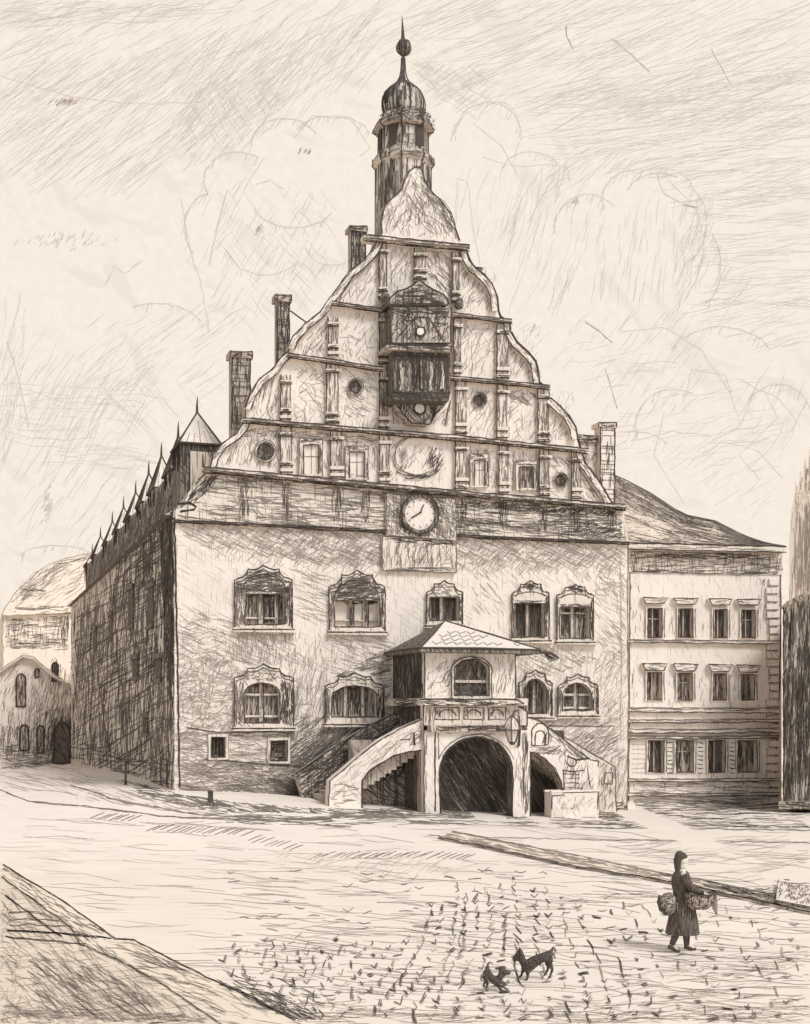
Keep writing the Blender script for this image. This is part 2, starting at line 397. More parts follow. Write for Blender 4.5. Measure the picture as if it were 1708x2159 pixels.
sl(arc(1390,440,80,75,60,150), n=2); sl([(1385,365),(1400,410),(1450,432),(1470,440)], n=3); sl([(1410,380),(1455,425)], n=2)
sl([(1470,440),(1485,520),(1470,590),(1440,640)], n=2)
sl([(960,480),(965,375),(985,385),(1000,500),(1015,560)]); sl([(1070,540),(1100,420),(1145,350),(1130,440),(1180,350),(1170,430),(1195,340),(1200,380)])
sl([(1015,330),(1080,350),(1150,348),(1195,352)]); sl([(1000,260),(1060,310),(1095,380)])
sl([(380,420),(400,520),(430,620),(440,700)]); sl([(480,400),(460,470),(440,560)], n=2); sl([(560,330),(520,390),(480,470)])
sl([(220,600),(240,560),(260,580),(300,550)]); sl([(620,290),(660,245),(740,250),(780,310),(760,330)]); sl([(540,390),(570,380),(600,400)])
sl([(15,720),(40,800),(60,900)], n=2); sl([(0,160),(150,205),(300,220),(420,215)])
sl([(1180,1000),(1240,960),(1320,930)]); sl([(1310,700),(1400,690),(1480,740),(1540,830)]); sl([(1440,850),(1460,780),(1530,790),(1560,900),(1600,800),(1640,880),(1560,960),(1600,1010)])
sl([(1330,930),(1420,910),(1500,920)]); sl([(1480,960),(1520,930),(1600,950),(1650,1010)]); sl([(1690,900),(1640,840),(1560,800)]); sl([(1400,870),(1380,960),(1440,1060)])
for cx, cy, rx, ry, a0, a1 in ((1030,285,70,70,10,190), (1120,360,60,40,20,170), (1330,420,60,60,80,200), (1420,470,70,90,-70,60), (1390,400,70,45,10,140), (1480,560,40,80,-80,60), (1240,480,70,70,40,190), (1520,760,110,70,20,160), (1640,880,70,70,10,150), (1420,900,80,80,60,200), (1330,960,90,50,30,160),
    (600,300,70,50,20,190), (700,290,80,45,10,160), (500,380,70,60,50,210), (440,480,50,70,90,230), (620,420,90,60,200,330), (560,520,80,60,190,330), (120,1190,90,40,30,150), (330,700,100,60,20,120), (700,500,60,60,200,340)):
    sl(arc(cx, cy, rx, ry, a0, a1), 1.7, C, 2)
    for _ in range(16):                     # short combed strokes along the billow
        a_ = rad(R.uniform(a0, a1)); x, y = cx+rx*math.cos(a_), cy-ry*math.sin(a_); L_ = R.uniform(10, 30); s.ribbon(SK, [(x, y), (x+R.uniform(-4, 4)-L_*.35, y+L_*.8)], 1.3, C)
D = 'cloudline_dark'
sl([(1193,55),(1196,75),(1202,88),(1207,103)], 2.6, D, 2); sl([(1290,80),(1330,115),(1370,150)], 1.8, D); sl([(1500,105),(1520,140),(1540,175)], 1.6, D)
sl([(1233,678),(1265,700),(1292,722)], 2.2, D); sl([(1277,778),(1290,820),(1300,862)], 1.9, D); sl([(1440,432),(1470,436)], 2, D)
for cx, cy, sx, sy, n in ((140,216,34,6,60), (100,1072,10,40,60), (545,485,8,7,14), (820,435,16,10,18), (1214,425,5,5,16), (130,505,80,16,60), (640,320,16,4,10)):
    for _ in range(n):
        x, y = cx+R.gauss(0, sx*.5), cy+R.gauss(0, sy*.5); s.ribbon(SK, [(x-3, y+3), (x, y), (x+3, y-5)], 1.9, C if n == 60 and cy != 216 else R.choice((C, D)))
tag(s.build('sky'), kind='structure')

# ------------------------------------------------------------------ town hall
TH = rad(19.7); T = Fr(-8.14, 44.4, TH); W0 = 18.12
hall = empty('town_hall', (T.X, T.Y, 0), TH)
tag(hall, 'pale town hall with a curved stepped gable, onion-domed turret and covered outside stair', 'town hall')
def rect(x0, x1, y0, y1): return [(x0, y1), (x0, y0), (x1, y0), (x1, y1)]
def archtop(x0, x1, y0, y1, h): return [(x0, y1)]+arc((x0+x1)/2, y0+h, (x1-x0)/2, h, 180, 0, 10)+[(x1, y1)]
def tl(a, b): return [a, b]
# window openings: opening outline, frame outline
def ogee(xl, xr, ys, yp, yb):
    w = xr-xl; h = ys-yp; m = (xl+xr)/2
    L = [(0, 0), (.07, .12), (.15, .18), (.21, .45), (.23, .74), (.32, .70), (.42, .82), (.5, 1)]
    top = [(xl+w*a, ys-h*b) for a, b in L]+[(xr-w*a, ys-h*b) for a, b in reversed(L[:-1])]
    return [(xl, yb)]+top+[(xr, yb)]
WIN = [  # opening, outline, bottom, glass, style, hatch
 dict(o=rect(517,600,1252,1317), f=ogee(495,616,1223,1192,1325), g='glass_mid', mul=[(548,556),(582,588)], bars=[1300], dark=(543,585), lunette=(508,604,1215,1250,.65)),
 dict(o=rect(705,801,1266,1322), f=ogee(694,812,1238,1202,1331), g='glass_pale', mul=[(738,746),(769,777)], bars=[1305], dark=None, lunette=(704,800,1228,1264,.75)),
 dict(o=rect(906,968,1259,1308), f=ogee(899,975,1249,1224,1318), g='glass_dark', mul=[(931,938)], bars=[], dark=(906,931), lunette=None),
 dict(o=rect(1084,1148,1272,1343), f=ogee(1079,1158,1252,1224,1349), g='glass_dark', mul=[(1113,1118)], bars=[], dark=(1084,1105), lunette=None, peak=1),
 dict(o=rect(1180,1243,1280,1346), f=ogee(1174,1251,1256,1231,1352), g='glass_mid', mul=[(1208,1213)], bars=[1290], dark=(1180,1200), lunette=None, peak=1),
 dict(o=archtop(515,590,1440,1524,22), f=ogee(494,619,1430,1401,1534), g='glass_mid', mul=[(549,556)], bars=[1462,1508], dark=(590,592), lunette=None, jamb=1),
 dict(o=archtop(700,795,1446,1512,22), f=ogee(686,809,1446,1419,1526), g='glass_mid', mul=[(728,734),(765,771)], bars=[], dark=(740,762), lunette=None, jamb=1),
 dict(o=archtop(1104,1152,1432,1504,26), f=ogee(1094,1164,1440,1412,1512), g='glass_mid', mul=[(1127,1131)], bars=[], dark=(1104,1120), lunette=None),
 dict(o=archtop(1186,1248,1440,1498,32), f=ogee(1176,1261,1446,1421,1508), g='glass_mid', mul=[(1214,1219)], bars=[1462,1490], dark=(1186,1204), lunette=None),
]
CELL = [rect(446,475,1555,1596), rect(571,606,1562,1604)]
wb = MB()
topL, topR = T.P(368,1075)[1], T.P(1325,1142)[1]
outer = [(0,-.6), (0, topL), (W0, topR), (W0, -.6)]
wb.slab(outer, 0, .5, 'plaster', [T.pp(w['o']) for w in WIN]+[T.pp(c) for c in CELL], inner='light')
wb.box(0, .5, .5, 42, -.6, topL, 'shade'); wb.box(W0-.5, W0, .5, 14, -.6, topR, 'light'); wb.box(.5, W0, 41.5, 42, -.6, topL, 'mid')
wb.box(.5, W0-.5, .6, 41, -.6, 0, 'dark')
f0 = T.F(0)
AV = [(min(p[0] for p in q)-1, min(p[1] for p in q), max(p[0] for p in q)+1, max(p[1] for p in q)+1) for q in [w['o'] for w in WIN]+CELL]
def wh(poly, ang, cov, **k):
    if cov < .3 and 'm' not in k: k['m'] = 'inkm'; cov *= 1.5
    wb.hatch(f0, poly, ang, cov, soft=cov < .4, avoid=AV, **k)
wh([(370,1105),(1320,1145),(1320,1200),(980,1190),(820,1200),(600,1180),(420,1150)], -24, .16, L=34, w=1.5)
wh([(460,1110),(800,1125),(800,1190),(640,1195)], 38, .13, L=28, w=1.4)
wh([(970,1150),(1310,1160),(1290,1200),(1000,1200)], 40, .14, L=30, w=1.4)
wh([(620,1200),(700,1210),(690,1320),(630,1340)], -22, .09, L=36, w=1.4)
wh([(375,1280),(480,1300),(600,1335),(650,1400),(450,1400),(375,1380)], -24, .11, L=34, w=1.5)
wh([(500,1330),(620,1330),(625,1395),(480,1395)], 86, .15, L=34, w=1.5)
wh([(690,1335),(820,1335),(830,1380),(700,1440)], -20, .10, L=34, w=1.5)
wh([(378,1385),(490,1390),(490,1540),(378,1560)], 40, .14, L=22, w=1.5, jit=30)
wh([(378,1540),(620,1545),(640,1690),(378,1680)], -2, .26, L=30, w=1.6, jit=8)
wh([(378,1600),(700,1610),(700,1705),(460,1690),(378,1660)], -10, .30, L=34, w=1.7, jit=20)
wh([(470,1655),(600,1640),(700,1650),(695,1708),(480,1694)], -12, .5, L=36, w=2.0, jit=16)
wh([(560,1640),(700,1620),(692,1706),(600,1702)], -15, .9, L=36, w=2.0, jit=10, m='ink')
wh([(375,1650),(470,1672),(600,1695),(600,1710),(375,1690)], -10, .6, L=40, w=2.0, jit=6)
wh([(625,1380),(690,1400),(690,1530),(620,1560),(600,1500)], 74, .20, L=44, w=1.6)
wh([(700,1430),(826,1360),(828,1520),(812,1520),(808,1440),(770,1415)], 14, .75, L=34, w=1.8)  # from here the shadow beside porch and stair, drawn as dense hatching
wh([(610,1630),(690,1530),(830,1515),(830,1540),(700,1640)], 42, .85, L=50, w=1.8)
wh([(640,1540),(830,1520),(800,1560),(700,1640),(620,1650)], 30, .45, L=50, w=1.9)
wh([(1090,1370),(1180,1360),(1260,1390),(1180,1420),(1095,1420)], -24, .12, L=28, w=1.5)
wh([(1090,1500),(1310,1510),(1310,1560),(1240,1600),(1160,1540)], 30, .16, L=30, w=1.6)
wh([(1200,1540),(1300,1560),(1320,1600),(1230,1590)], 32, .35, L=24, w=1.7)
wh([(1255,1380),(1322,1400),(1322,1540),(1262,1520)], 50, .07, L=26, w=1.4)
wh([(1262,1600),(1322,1600),(1322,1712),(1262,1712)], 75, .16, L=34, w=1.6)
wh([(1000,1200),(1320,1200),(1320,1360),(1260,1360),(1255,1230),(1060,1215),(1060,1300),(1000,1300)], -50, .045, L=24, w=1.3)
wh([(1270,1690),(1322,1690),(1322,1714),(1280,1714)], 3, .9, L=26, w=2.2, m='ink')
for poly, a, c in (([(380,1105),(1315,1148),(1315,1215),(980,1200),(800,1215),(480,1180)], 50, .10), ([(372,1390),(500,1400),(640,1440),(700,1690),(372,1660)], -8, .07), ([(372,1400),(690,1420),(690,1560),(372,1540)], 70, .07),
    ([(1010,1360),(1322,1370),(1322,1560),(1120,1500)], 60, .05), ([(450,1330),(820,1335),(820,1400),(450,1400)], 80, .05), ([(1270,1200),(1322,1200),(1322,1400),(1270,1400)], -30, .06), ([(380,1300),(480,1330),(480,1400),(380,1390)], 20, .08)):
    wh(poly, a, c, L=26, w=1.4, jit=16)
wh([(560,1600),(700,1560),(760,1560),(692,1706),(580,1704)], 30, .45, L=36, w=2.0, jit=12); wh([(600,1520),(690,1500),(820,1440),(826,1520),(700,1600),(610,1620)], 40, .4, L=40, w=1.9, jit=8)  # further strokes deepen the drawn stair shadow
for pts, w_, m_ in (([(368,1090),(372,1300),(376,1480),(378,1660)], 4.5, 'ink'), ([(1324,1142),(1323,1300),(1325,1500),(1322,1712)], 2.0, 'ink2'), ([(1308,1170),(1310,1400),(1308,1560)], 1.3, 'ink3'),
    ([(395,1535),(470,1545),(560,1542),(620,1546)], 3.0, 'ink'), ([(430,1600),(500,1606),(560,1612)], 2.4, 'ink'), ([(570,1612),(620,1616),(650,1618)], 3.6, 'ink'),
    ([(1155,1530),(1296,1532)], 2.0, 'ink2'), ([(500,1338),(620,1338)], 1.3, 'ink3')):
    wb.line(f0, pts, w_, m_, 2, 1.3)
# the long side wall, its shade drawn in by close hatching
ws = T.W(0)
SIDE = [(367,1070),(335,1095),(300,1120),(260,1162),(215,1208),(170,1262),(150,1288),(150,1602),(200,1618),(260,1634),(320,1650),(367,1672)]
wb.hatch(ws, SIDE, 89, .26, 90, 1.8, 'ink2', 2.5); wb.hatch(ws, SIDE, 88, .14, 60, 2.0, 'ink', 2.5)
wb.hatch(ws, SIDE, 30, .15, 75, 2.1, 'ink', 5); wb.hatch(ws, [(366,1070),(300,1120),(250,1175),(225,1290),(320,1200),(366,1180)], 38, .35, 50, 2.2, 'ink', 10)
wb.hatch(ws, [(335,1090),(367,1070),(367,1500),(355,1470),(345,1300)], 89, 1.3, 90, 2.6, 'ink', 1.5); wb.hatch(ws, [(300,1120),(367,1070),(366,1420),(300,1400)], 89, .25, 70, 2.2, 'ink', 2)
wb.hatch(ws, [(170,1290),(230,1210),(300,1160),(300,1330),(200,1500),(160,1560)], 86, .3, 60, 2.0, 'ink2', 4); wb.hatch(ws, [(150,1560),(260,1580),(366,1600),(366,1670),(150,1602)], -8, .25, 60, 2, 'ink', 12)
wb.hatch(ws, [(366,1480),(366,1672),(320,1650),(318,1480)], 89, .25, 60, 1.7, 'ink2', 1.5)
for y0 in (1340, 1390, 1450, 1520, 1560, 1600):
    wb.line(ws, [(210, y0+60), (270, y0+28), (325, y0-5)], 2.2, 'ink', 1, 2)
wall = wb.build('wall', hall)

def windo(parent, w, d=0, proud=.13, sill=True, frm='light'):
    o, f = w['o'], w['f']; gb = MB(); dg = d+.3
    x0, x1 = min(p[0] for p in o), max(p[0] for p in o); y0, y1 = min(p[1] for p in o), max(p[1] for p in o)
    oo = T.pp(o, d); u0, u1 = min(p[0] for p in oo), max(p[0] for p in oo); z0, z1 = min(p[1] for p in oo), max(p[1] for p in oo)
    gb.face([(u0, dg, z0), (u1, dg, z0), (u1, dg, z1), (u0, dg, z1)], w['g'])
    mg = T.F(dg, .012)
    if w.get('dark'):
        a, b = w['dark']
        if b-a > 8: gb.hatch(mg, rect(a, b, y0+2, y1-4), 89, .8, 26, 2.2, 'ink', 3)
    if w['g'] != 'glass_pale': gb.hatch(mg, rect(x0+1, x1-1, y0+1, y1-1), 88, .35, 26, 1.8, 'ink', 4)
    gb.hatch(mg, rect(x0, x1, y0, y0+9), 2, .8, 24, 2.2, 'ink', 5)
    for a, b in w['mul']:
        pa, pb = T.P(a, y1, d), T.P(b, y1, d); gb.box(pa[0], pb[0], d+.16, d+.27, z0, z1, 'mid'); gb.hatch(T.F(d+.16), rect(a, b, y0, y1), 88, .5, 26, 1.8, 'ink2', 4)
        gb.line(T.F(d+.16), [(b, y0), (b, y1)], 2.2, 'ink', 2, .8)
        if w['g'] == 'glass_pale': gb.hatch(T.F(d+.16), rect(a, b, y0, y1), 88, .8, 30, 2, 'ink', 3)
    for y in w['bars']:
        a, b = T.P(x0, y, d), T.P(x1, y+5, d); gb.box(u0, u1, d+.17, d+.26, min(a[1], b[1]), max(a[1], b[1]), 'light')
        gb.line(T.F(d+.17), [(x0, y+5), (x1, y+5)], 1.8, 'ink2', 1, .8)
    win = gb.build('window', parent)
    fb = MB(); mf = T.F(d-proud)
    # outline, hole bottom pulled up so that the frame closes beneath it
    fb.slab(T.pp(f, d), d-proud, d+.002, frm, [T.pp(o, d)])
    fb.line(mf, f, 2.6, 'ink', 2, 1.4); fb.line(mf, [p for p in o], 2.2, 'ink', 2, 1.2, closed=True)
    top = [p for p in f if p[1] < f[1][1]+3]
    band = [(p[0], p[1]+7) for p in top]
    fb.line(mf, band, 1.8, 'ink2', 2, 1.2)
    xl, xr = f[0][0], f[-1][0]
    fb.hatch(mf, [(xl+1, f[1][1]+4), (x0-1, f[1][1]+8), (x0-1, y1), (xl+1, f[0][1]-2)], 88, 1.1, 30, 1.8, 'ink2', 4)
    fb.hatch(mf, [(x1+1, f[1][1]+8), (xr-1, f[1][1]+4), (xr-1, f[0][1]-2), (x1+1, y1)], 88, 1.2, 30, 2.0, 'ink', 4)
    if w.get('lunette'):
        a, b, ya, yb, c = w['lunette']; fb.hatch(mf, archtop(a, b, ya-12, yb, (yb-ya)), 8, c*1.3, 30, 1.9, 'ink2', 12); fb.hatch(mf, [(p[0], p[1]+3) for p in top]+[(xr-4, yb), (xl+4, yb)], 6, .5, 26, 1.8, 'ink', 9); fb.hatch(mf, rect(a, b, yb-8, yb), 0, .6, 30, 2.2, 'ink', 6)
        fb.line(mf, arc((a+b)/2, yb, (b-a)/2, yb-ya+4, 180, 0), 2.2, 'ink', 2, 1)
    elif w.get('peak'):
        mx = (xl+xr)/2; fb.hatch(mf, [(mx-20, f[1][1]-14), (mx-10, f[1][1]-24), (mx+14, f[1][1]-22), (mx+22, f[1][1]-8), (mx, f[1][1]-6)], 15, .9, 14, 2.4, 'ink', 20)
        fb.line(mf, arc(mx, f[1][1]+8, (xr-xl)*.4, 12, 165, 15), 2.0, 'ink2', 2, 1); fb.hatch(mf, rect(x0, x1, y0-6, y0), 0, .7, 26, 2.0, 'ink', 5)
    else:
        fb.hatch(mf, [(p[0], p[1]+3) for p in top]+[(xr-8, y0-3), (xl+8, y0-3)], 10, .35, 16, 1.8, 'ink2', 30)
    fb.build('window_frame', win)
    if sill:
        sb = MB(); a = T.P(xl-5, f[0][1], d); b = T.P(xr+5, f[-1][1], d); zz = a[1]
        sb.box(a[0], b[0], d-.24, d, zz-.12, zz+.03, 'light'); sb.line(T.F(d-.24), [(xl-5, f[0][1]+2), (xr+5, f[0][1]+2)], 2.6, 'ink', 2, 1)
        sb.build('window_sill', win)
    return win
for i, w in enumerate(WIN): windo(hall, w, proud=.10)
for c, gl in zip(CELL, ('dark', 'mid')):
    x0, x1, y0, y1 = c[0][0], c[2][0], c[1][1], c[0][1]
    b = MB(); q = T.pp(c); b.slab([(a, z) for a, z in q], .3, .34, gl); fr = MB(); o = rect(x0-7, x1+7, y0-8, y1+6)
    fr.slab(T.pp(o, -.07), -.07, .002, 'light', [q]); mf = T.F(-.07); fr.line(mf, c, 2.6, 'ink', 2, 1, True); fr.line(mf, o, 1.5, 'ink2', 1, 1, True)
    b.hatch(T.F(.3), rect(x0, x1, y0, y1), 3, .8, 20, 2, 'ink', 8)
    for k in range(1, 4): x = x0+(x1-x0)*k/4; u = T.P(x, y1)[0]; z0, z1 = T.P(x, y1)[1], T.P(x, y0)[1]; b.tube([(u, .12, z0), (u, .12, z1)], .022, 'iron', 5)
    wi = b.build('cellar_window', hall); fr.build('window_frame', wi)

# attic frieze, gable and its members
fr = MB(); AT = [(370,1100),(371,1074),(405,1030),(432,990),(1315,1064),(1317,1090),(1325,1142)]
fr.slab(T.pp(AT, -.10), -.10, .5, 'light'); m1 = T.F(-.10)
fr.hatch(m1, [(405,1040),(440,1000),(1312,1078),(1312,1135),(600,1100),(420,1085)], -5, .34, 44, 1.7, 'ink2', 4)
fr.hatch(m1, [(372,1085),(600,1100),(1322,1130),(1322,1145),(1000,1140),(372,1102)], -5, .35, 60, 1.8, 'ink2', 2)
fr.hatch(m1, [(840,1045),(1310,1075),(1310,1135),(840,1110)], -3, .16, 50, 1.9, 'ink', 4)
fr.hatch(m1, [(1200,1100),(1310,1100),(1318,1138),(1200,1130)], 8, .5, 26, 2.0, 'ink', 16)
for x in (515, 605, 712, 770, 975, 1060, 1145, 1213, 1290):
    yt = lerp([(432,997),(1315,1070)], x); yb = lerp([(370,1085),(1325,1130)], x)
    fr.hatch(m1, rect(x-10, x+10, yt, yb), 88, .5, 36, 1.9, 'ink', 4)
fr.hatch(m1, rect(500, 780, 1000, 1020), -10, .25, 10, 1.8, 'ink', 50); fr.hatch(m1, [(985,1050),(1300,1075),(1300,1090),(985,1070)], 25, .6, 16, 2, 'ink', 12)
fr.hatch(m1, [(371,1074),(405,1030),(432,990),(470,996),(420,1060),(375,1074)], 50, .8, 30, 2.4, 'ink', 12)
fr.line(m1, [(375,1062),(400,1060),(415,1068),(410,1075),(380,1078)], 5, 'ink', 3, 1.5)
fr.build('attic_frieze', hall)
def cornice(pts, h, dep=.38, dark=.6, name='cornice', d=0):
    b = MB(); poly = strip(pts, h)
    q = T.pp(poly, d); n = len(pts); mid = [T.P(x, y+h*.45, d) for x, y in pts]
    b.slab([T.P(x, y, d-dep) for x, y in pts]+[T.P(x, y+h*.45, d-dep) for x, y in reversed(pts)], d-dep, d+.05, 'light'); b.slab([T.P(x, y+h*.45, d-dep*.6) for x, y in pts]+[T.P(x, y+h, d-dep*.6) for x, y in reversed(pts)], d-dep*.6, d+.05, 'light')
    ma, mb2 = T.F(d-dep), T.F(d-dep*.6)
    def adj(pp, dd):                               # same sheet height at the proud plane
        return pp
    b.line(ma, pts, 2.6, 'ink', 2, 1.2); b.line(ma, [(x, y+h*.5) for x, y in pts], 2.0, 'ink', 2, 1)
    b.line(mb2, [(x, y+h) for x, y in pts], 2.3, 'ink', 2, 1)
    b.hatch(ma, [(x, y) for x, y in pts]+[(x, y+h*.5) for x, y in reversed(pts)], -5, dark*.6, 26, 1.8, 'ink2', 4)
    x, xe = pts[0][0], pts[-1][0]
    while x < xe:
        y = lerp(pts, x); b.ribbon(mb2, [(x, y+h*.45), (x-1.5, y+h*.95)], 1.6, 'ink'); x += R.uniform(5, 9)/max(dark, .3)*.8
    b.hatch(mb2, [(x, y+h*.45) for x, y in pts]+[(x, y+h) for x, y in reversed(pts)], -5, dark, 30, 2.1, 'ink', 5)
    return b.build(name, hall)
CB = [(428,984),(640,1004),(863,1025),(1090,1045),(1319,1064)]
cornice(CB, 13, .45, .9)
cornice([(366,1096),(700,1112),(1010,1130),(1328,1143)], 5, .2, .5, 'string_course')
C2 = [(513,881),(798,905),(960,918),(1100,932),(1240,946)]; cornice(C2, 11, .36, .55)
C3a, C3b = [(607,744),(700,758),(806,775)], [(948,793),(1060,802),(1160,813)]
cornice(C3a, 10, .34, .5); cornice(C3b, 9, .34, .6)
C4a, C4b = [(700,635),(806,650)], [(954,659),(1080,674)]
cornice(C4a, 9, .32, .4); cornice(C4b, 9, .32, .5)
CT = [(768,494),(880,506),(990,516)]; cornice(CT, 14, .42, .75)
GL = [(440,990),(443,986),(449,960),(469,935),(497,915),(511,895),(517,880),(517,860),(526,832),(546,800),(575,778),(592,756),(607,742),(609,732),(618,710),(643,683),(675,657),(695,630),(712,607),(735,575),(769,546),(789,522),(797,500)]
GT = [(806,494),(804,470),(805,455),(812,432),(833,411),(846,399),(853,378),(864,360),(877,352),(888,356),(896,382),(911,407),(936,427),(951,450),(961,481),(970,508)]
GR = [(985,516),(983,528),(990,547),(1000,563),(1020,579),(1037,599),(1048,625),(1051,654),(1056,668),(1074,680),(1077,699),(1091,722),(1114,742),(1130,762),(1135,782),(1137,806),(1155,820),(1160,839),(1180,856),(1200,877),(1213,900),(1218,925),(1226,952),(1234,977),(1254,1002),(1275,1033),(1290,1062)]
gb = MB(); gb.slab(T.pp(GL+GT+GR), 0, .6, 'paper', side='mid'); g0 = T.F(0)
gb.line(g0, GL, 2.4, 'ink', 2, 1.4); gb.line(g0, GT, 2.4, 'ink', 3, 2.2)
gb.hatch(g0, [(808,490),(806,455),(815,432),(836,411),(848,399),(856,372),(870,362),(850,430),(830,490)], 62, .30, 40, 1.6, 'inkm', 8); gb.hatch(g0, GT, 84, .14, 34, 1.5, 'inkm', 22); gb.hatch(g0, [(850,400),(880,356),(895,384),(940,436),(966,505),(900,490)], -50, .25, 34, 1.6, 'inkm', 14)
for q_ in ((720,560,800,650),(610,700,800,870),(500,850,830,990),(820,520,960,620),(970,560,1050,660),(970,680,1140,800),(970,820,1210,930),(970,940,1260,1050)):
    gb.hatch(g0, rect(q_[0], q_[2], q_[1], q_[3]) if False else [(q_[0],q_[3]),(q_[0]+ (40 if q_[0] < 760 else 0),q_[1]),(q_[2],q_[1]),(q_[2],q_[3])], R.choice((60, -40, 80)), .11, 30, 1.5, 'inkm', 24); gb.line(g0, GR, 2.8, 'ink', 3, 1.2)
gb.hatch(g0, [(x, y) for x, y in GT[8:]]+[(955,500),(925,450),(895,415),(885,380)], -58, .42, 26, 1.7, 'ink2', 8)  # right flank of the bell shaded by hatching
gb.hatch(g0, [(812,440),(860,420),(880,480),(820,490)], 50, .10, 24, 1.4, 'ink2', 20); gb.hatch(g0, [(870,400),(890,400),(930,470),(860,480)], 88, .14, 26, 1.6, 'ink2', 12)
for poly, a, c in (([(720,600),(790,545),(795,640),(700,640)], 65, .12), ([(620,740),(690,670),(690,745),(640,748)], 55, .26), ([(525,870),(560,800),(590,790),(590,880)], 80, .20),
    ([(455,980),(500,920),(590,905),(590,990)], 70, .17), ([(500,900),(800,920),(800,935),(500,920)], -4, .3), ([(500,915),(820,935),(820,1000),(600,985)], 88, .12),
    ([(820,520),(870,520),(870,560),(820,620)], 55, .10), ([(900,520),(955,530),(955,630),(930,610),(900,580)], -50, .22), ([(968,540),(985,545),(1045,620),(1048,655),(968,650)], 60, .15),
    ([(968,670),(1045,680),(1045,795),(968,785)], 60, .06), ([(1070,700),(1130,770),(1132,800),(1072,795)], 60, .14), ([(990,820),(1045,820),(1045,910),(985,910)], 60, .09),
    ([(1070,825),(1150,825),(1140,860),(1075,850)], -30, .30), ([(1160,850),(1210,895),(1215,930),(1160,925)], 60, .15), ([(1075,855),(1130,860),(1130,920),(1075,920)], 60, .05),
    ([(1165,960),(1220,965),(1225,1000),(1165,985)], -45, .18), ([(1225,965),(1285,1060),(1225,1055)], -58, .25), ([(985,940),(1140,955),(1140,1040),(985,1025)], 88, .16),
    ([(720,655),(800,665),(800,770),(720,755)], 55, .05), ([(620,770),(690,775),(690,870),(620,860)], 45, .06), ([(720,790),(800,800),(800,890),(720,880)], -30, .08),
    ([(818,925),(940,930),(940,1020),(818,1015)], 60, .08), ([(828,845),(872,890),(830,895)], -60, .3), ([(950,850),(955,900),(905,895)], 62, .35)):
    gb.hatch(g0, poly, a, c, 24, 1.5, 'ink2', 10)
for a in (60, 66, 74, 80, 86):        # fanned flutes either side of the bay's bracket
    gb.line(g0, [(950, 845), (950-18+a*.1, 900-(a-60))], 1.6, 'ink2', 1, 1); gb.line(g0, [(826, 842), (830+(a-60)*1.6, 895)], 1.6, 'ink2', 1, 1)
gb.build('gable', hall)
def coping(pts, name='coping'):
    b = MB(); n = len(pts)
    inn = []
    for i, (x, y) in enumerate(pts):
        x0, y0 = pts[max(i-1, 0)]; x1, y1 = pts[min(i+1, n-1)]; dx, dy = x1-x0, y1-y0; l = math.hypot(dx, dy)
        inn.append((x-dy/l*13*(1 if pts[0][0] < 800 else 1)*1.0, y+dx/l*13))
    b.slab(T.pp(list(pts)+inn[::-1], -.2), -.2, .01, 'paper', side='light'); mm = T.F(-.2)
    b.line(mm, pts, 2.6, 'ink', 2, 1.6); b.line(mm, inn, 2.4, 'ink', 2, 1.6); b.hatch(mm, list(pts)+inn[::-1], 50 if pts[0][0] < 800 else -50, .22, 20, 1.6, 'ink2', 10)
    return b.build(name, hall)
coping(GL[1:7]); coping(GL[7:13]); coping(GL[13:])
coping(GR[1:8]); coping(GR[9:16]); coping(GR[17:22]); coping(GR[22:])
def pilaster(x0, x1, yt, yb, dark=.3, caps=True, d=0):
    b = MB(); b.slab(T.pp(rect(x0, x1, yt, yb), d-.14), d-.14, d+.01, 'light'); mm = T.F(d-.14)
    b.line(mm, [(x0, yt), (x0, yb)], 2.6, 'ink', 2, 1.2); b.line(mm, [(x1, yt), (x1, yb)], 1.8, 'ink2', 2, 1.2)
    b.hatch(mm, rect(x0+1, x1-1, yt, yb), 89, dark, 32, 1.7, 'ink2', 3)
    if caps:
        for ya, yb2 in ((yt+14, yt+20), (yb-24, yb-17), (yb-9, yb-3)):
            q = T.pp(rect(x0-3, x1+3, ya, yb2)); b.slab(q, d-.2, d-.139, 'light'); mc = T.F(d-.2)
            b.line(mc, [(x0-3, yb2), (x1+3, yb2)], 2.6, 'ink', 2, .8)
            if R.random() < .7: b.hatch(mc, rect(x0-3, x1+3, ya, yb2), 0, .8, 12, 2, 'ink', 6)
    return b.build('pilaster', hall)
def yb_(c, x): return lerp(c, x)
for x0, x1, dk in ((592,615,.2), (697,720,.5), (800,820,.35), (960,982,.4), (1052,1071,.4), (1137,1157,.5), (1205,1224,.6)):
    pilaster(x0, x1, yb_(C2, x0)+12, yb_(CB, x0)-1, dk)
for x0, x1, dk in ((592,612,.5), (688,713,.4), (800,817,.7), (960,982,.5), (1048,1068,.45), (1134,1157,.5)):
    yt = yb_(C3a, x0)+10 if x0 > 606 and x0 < 830 else (790 if x0 < 606 else yb_(C3b, x0)+10); pilaster(x0, x1, yt, yb_(C2, x0)-1, dk)
for x0, x1, yt, yb2, dk in ((692,712,668,752,.6), (800,817,660,770,.6), (957,971,672,790,.6), (1047,1071,684,800,.4)): pilaster(x0, x1, yt, yb2, dk)
for x0, x1, yt, yb2, dk in ((799,815,515,632,.45), (873,897,522,592,.55), (953,968,532,640,.75)): pilaster(x0, x1, yt, yb2, dk)
# ball ends between the tiers
for x, y, r in ((807,632,11), (962,648,10), (963,640,8)):
    u, z = T.P(x, y); b = MB(); rr = r/55; b.lathe(u, -.28, [(.02, z-rr), (rr*.7, z-rr*.7), (rr, z), (rr*.7, z+rr*.7), (.02, z+rr)], 12, 'dark'); b.build('stone_ball', hall, True)
